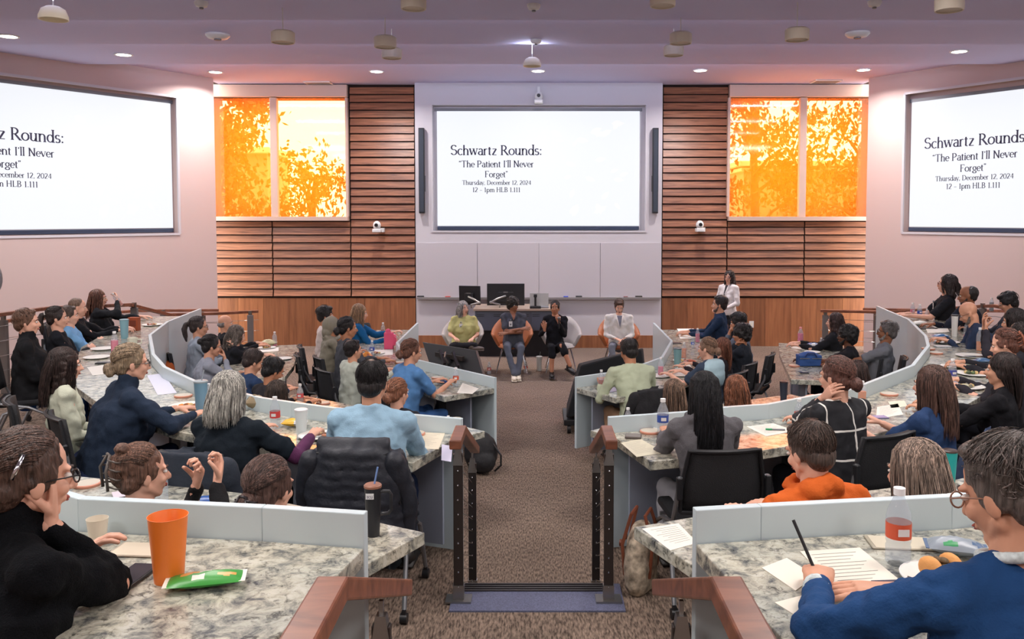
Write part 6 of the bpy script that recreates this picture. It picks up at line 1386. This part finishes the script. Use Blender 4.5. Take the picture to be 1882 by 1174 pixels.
slabthing('tablet', 'dark tablet with a stylus before the far right-wing person', 'tablet', (1700,603), zb_, (.24,.16,.012), (70,60,56), 0)
t = thing('menu_box', 'brown card box standing on the left wing beside the pale tumbler', 'box', G(247,607,zb_)); m = MB(); m.box((0,0,.08), (.12,.08,.16)); put('carton', m, mat('brown_card', (150,72,38), .8), t, bevel=.003); m = MB(); m.box((0,-.042,.09), (.08,.002,.07)); put('label_panel', m, mat('card_dark', (110,50,30), .8), t)
t = thing('lunch_bag', 'blue zipped lunch bag on the curved right table', 'bag', G(1486,672,za)); m = MB(); m.ell((0,0,.085), (.155,.09,.088)); m.box((0,0,.07), (.27,.15,.13)); fused('bag_body', m, mat('lunch_blue', (36,72,130), .8, bump=.3, bscale=60), t, .010, .01, foldtex); m = MB(); m.tube([(-.07,-.08,.12),(-.04,-.09,.16),(.04,-.09,.16),(.07,-.08,.12)], .008, 6); put('handle', m, mat('lunch_strap', (24,44,90), .8), t); m = MB(); m.box((0,-.083,.10), (.26,.006,.008)); put('zip', m, M['steel'], t)
t = thing('gift_bag', 'bright pink bag with a round top tag on the left front wing', 'bag', G(715,641,za)); m = MB(); m.box((0,0,.11), (.12,.08,.22)); m.ell((-.01,0,.235), (.04,.03,.04)); m.box((.07,0,.12), (.05,.07,.14)); fused('bag_body', m, mat('hot_pink', (214,76,112), .6), t, .010); m = MB(); m.tube([(.075,-.04,.18),(.105,-.04,.15),(.105,-.04,.08),(.075,-.04,.05)], .008, 6); put('handle', m, mat('pink_strap', (226,110,130), .6), t)
# floor bags
t = thing('backpack', 'black backpack on the floor behind the left aisle handrail', 'bag', G(884,868,0)); m = MB(); m.ell((0,0,.2), (.17,.13,.21)); m.ell((.03,-.09,.13), (.12,.07,.11)); fused('pack', m, mat('pack_black', (26,26,30), .7, bump=.3, bscale=60), t, .012, .015, foldtex); m = MB(); m.tube([(.12,-.05,.3),(.2,-.1,.2),(.2,-.1,.1),(.14,-.05,.03)], .01, 6); put('strap', m, M['black'], t)
tote = mat('tote_print', (172,158,138), .8, var=.6, bscale=26)
t = thing('tote_bag', 'cream patterned tote bag with brown leather straps on the floor right of the aisle', 'bag', G(1178,1078,T[1]), R(-20)); m = MB()
m.loft([[(math.cos(a)*.08*s_, math.sin(a)*.17*s_, z_) for a in [2*PI*j/16 for j in range(16)]] for s_, z_ in ((.85,.0),(1.05,.05),(1.1,.16),(.95,.28),(.6,.36))]); fused('bag_body', m, tote, t, .011, .02, foldtex)
lea = mat('brown_leather', (122,66,44), .5)
for s in (-1,1): m = MB(); m.tube([(s*.07,-.10,.10),(s*.085,-.10,.27),(s*.04,-.08,.44),(s*.04,.06,.44),(s*.085,.10,.27),(s*.07,.10,.10)], .010, 6); put('strap', m, lea, t, smooth=True)
for y in (-.05,.06): m = MB(); m.tube([(-.10,y,.26),(-.112,y,.26)], .02, 12); put('leather_tab', m, lea, t, smooth=True)
# jackets on chair backs
def chair_of(s):
    for o in C.objects:
        if o.get('category') == 'chair' and s in o['label']: return o
def onchair(s, label, col, **k):
    o = chair_of(s); return jacket(label, o.location.x, o.location.y, o.location.z, o.rotation_euler.z, col, **k)
onchair('black puffer jacket', 'black quilted puffer jacket over the chair behind the man in pale blue', (30,34,44), puffer=True, zt=.92)
onchair('dark navy jacket', 'dark navy jacket over the chair behind the white-haired woman', (34,42,54))
onchair('with a dark jacket', 'dark jacket over the chair behind the man in the sage shirt', (28,28,32))
onchair('with a navy jacket over it', 'navy jacket over the chair behind the woman in the navy tee', (42,56,84))
onchair('orange jacket', 'burnt orange jacket over the chair behind the woman with the dark ponytail', (186,92,40), zt=.80)
# empty chairs
p = W(686, 600, 12.6); chair('empty dark blue-grey chair at the far end of the left front wing', p.x, p.y, 0, R(-120))
p = W(1300, 605, 12.6); chair('empty dark blue-grey chair at the far end of the right front wing', p.x, p.y, 0, R(80))
p = W(300, 860, 3.55)
chair('empty black chair left of the draped chair, fourth-row left', W(150,850,4.3).x, 4.35, T[1], R(-38))
p = W(588, 650, 10.0); chair('empty black chair at the outer side of the left front wing', p.x, p.y, 0, R(-70))
p = W(8, 500, 9.3)
t = thing('wall_loudspeaker', 'round dark wall loudspeaker cut by the left edge', 'loudspeaker', W(-14, 512, 9.6)); m = MB(); m.ell((0,0,0), (.10,.10,.19), seg=20, rings=14); put('housing', m, M['greyplast'], t, smooth=True); m = MB(); m.tube([(0,0,0),(-.6,.2,.0)], .02, 8); put('bracket', m, M['black'], t)
finish_people()
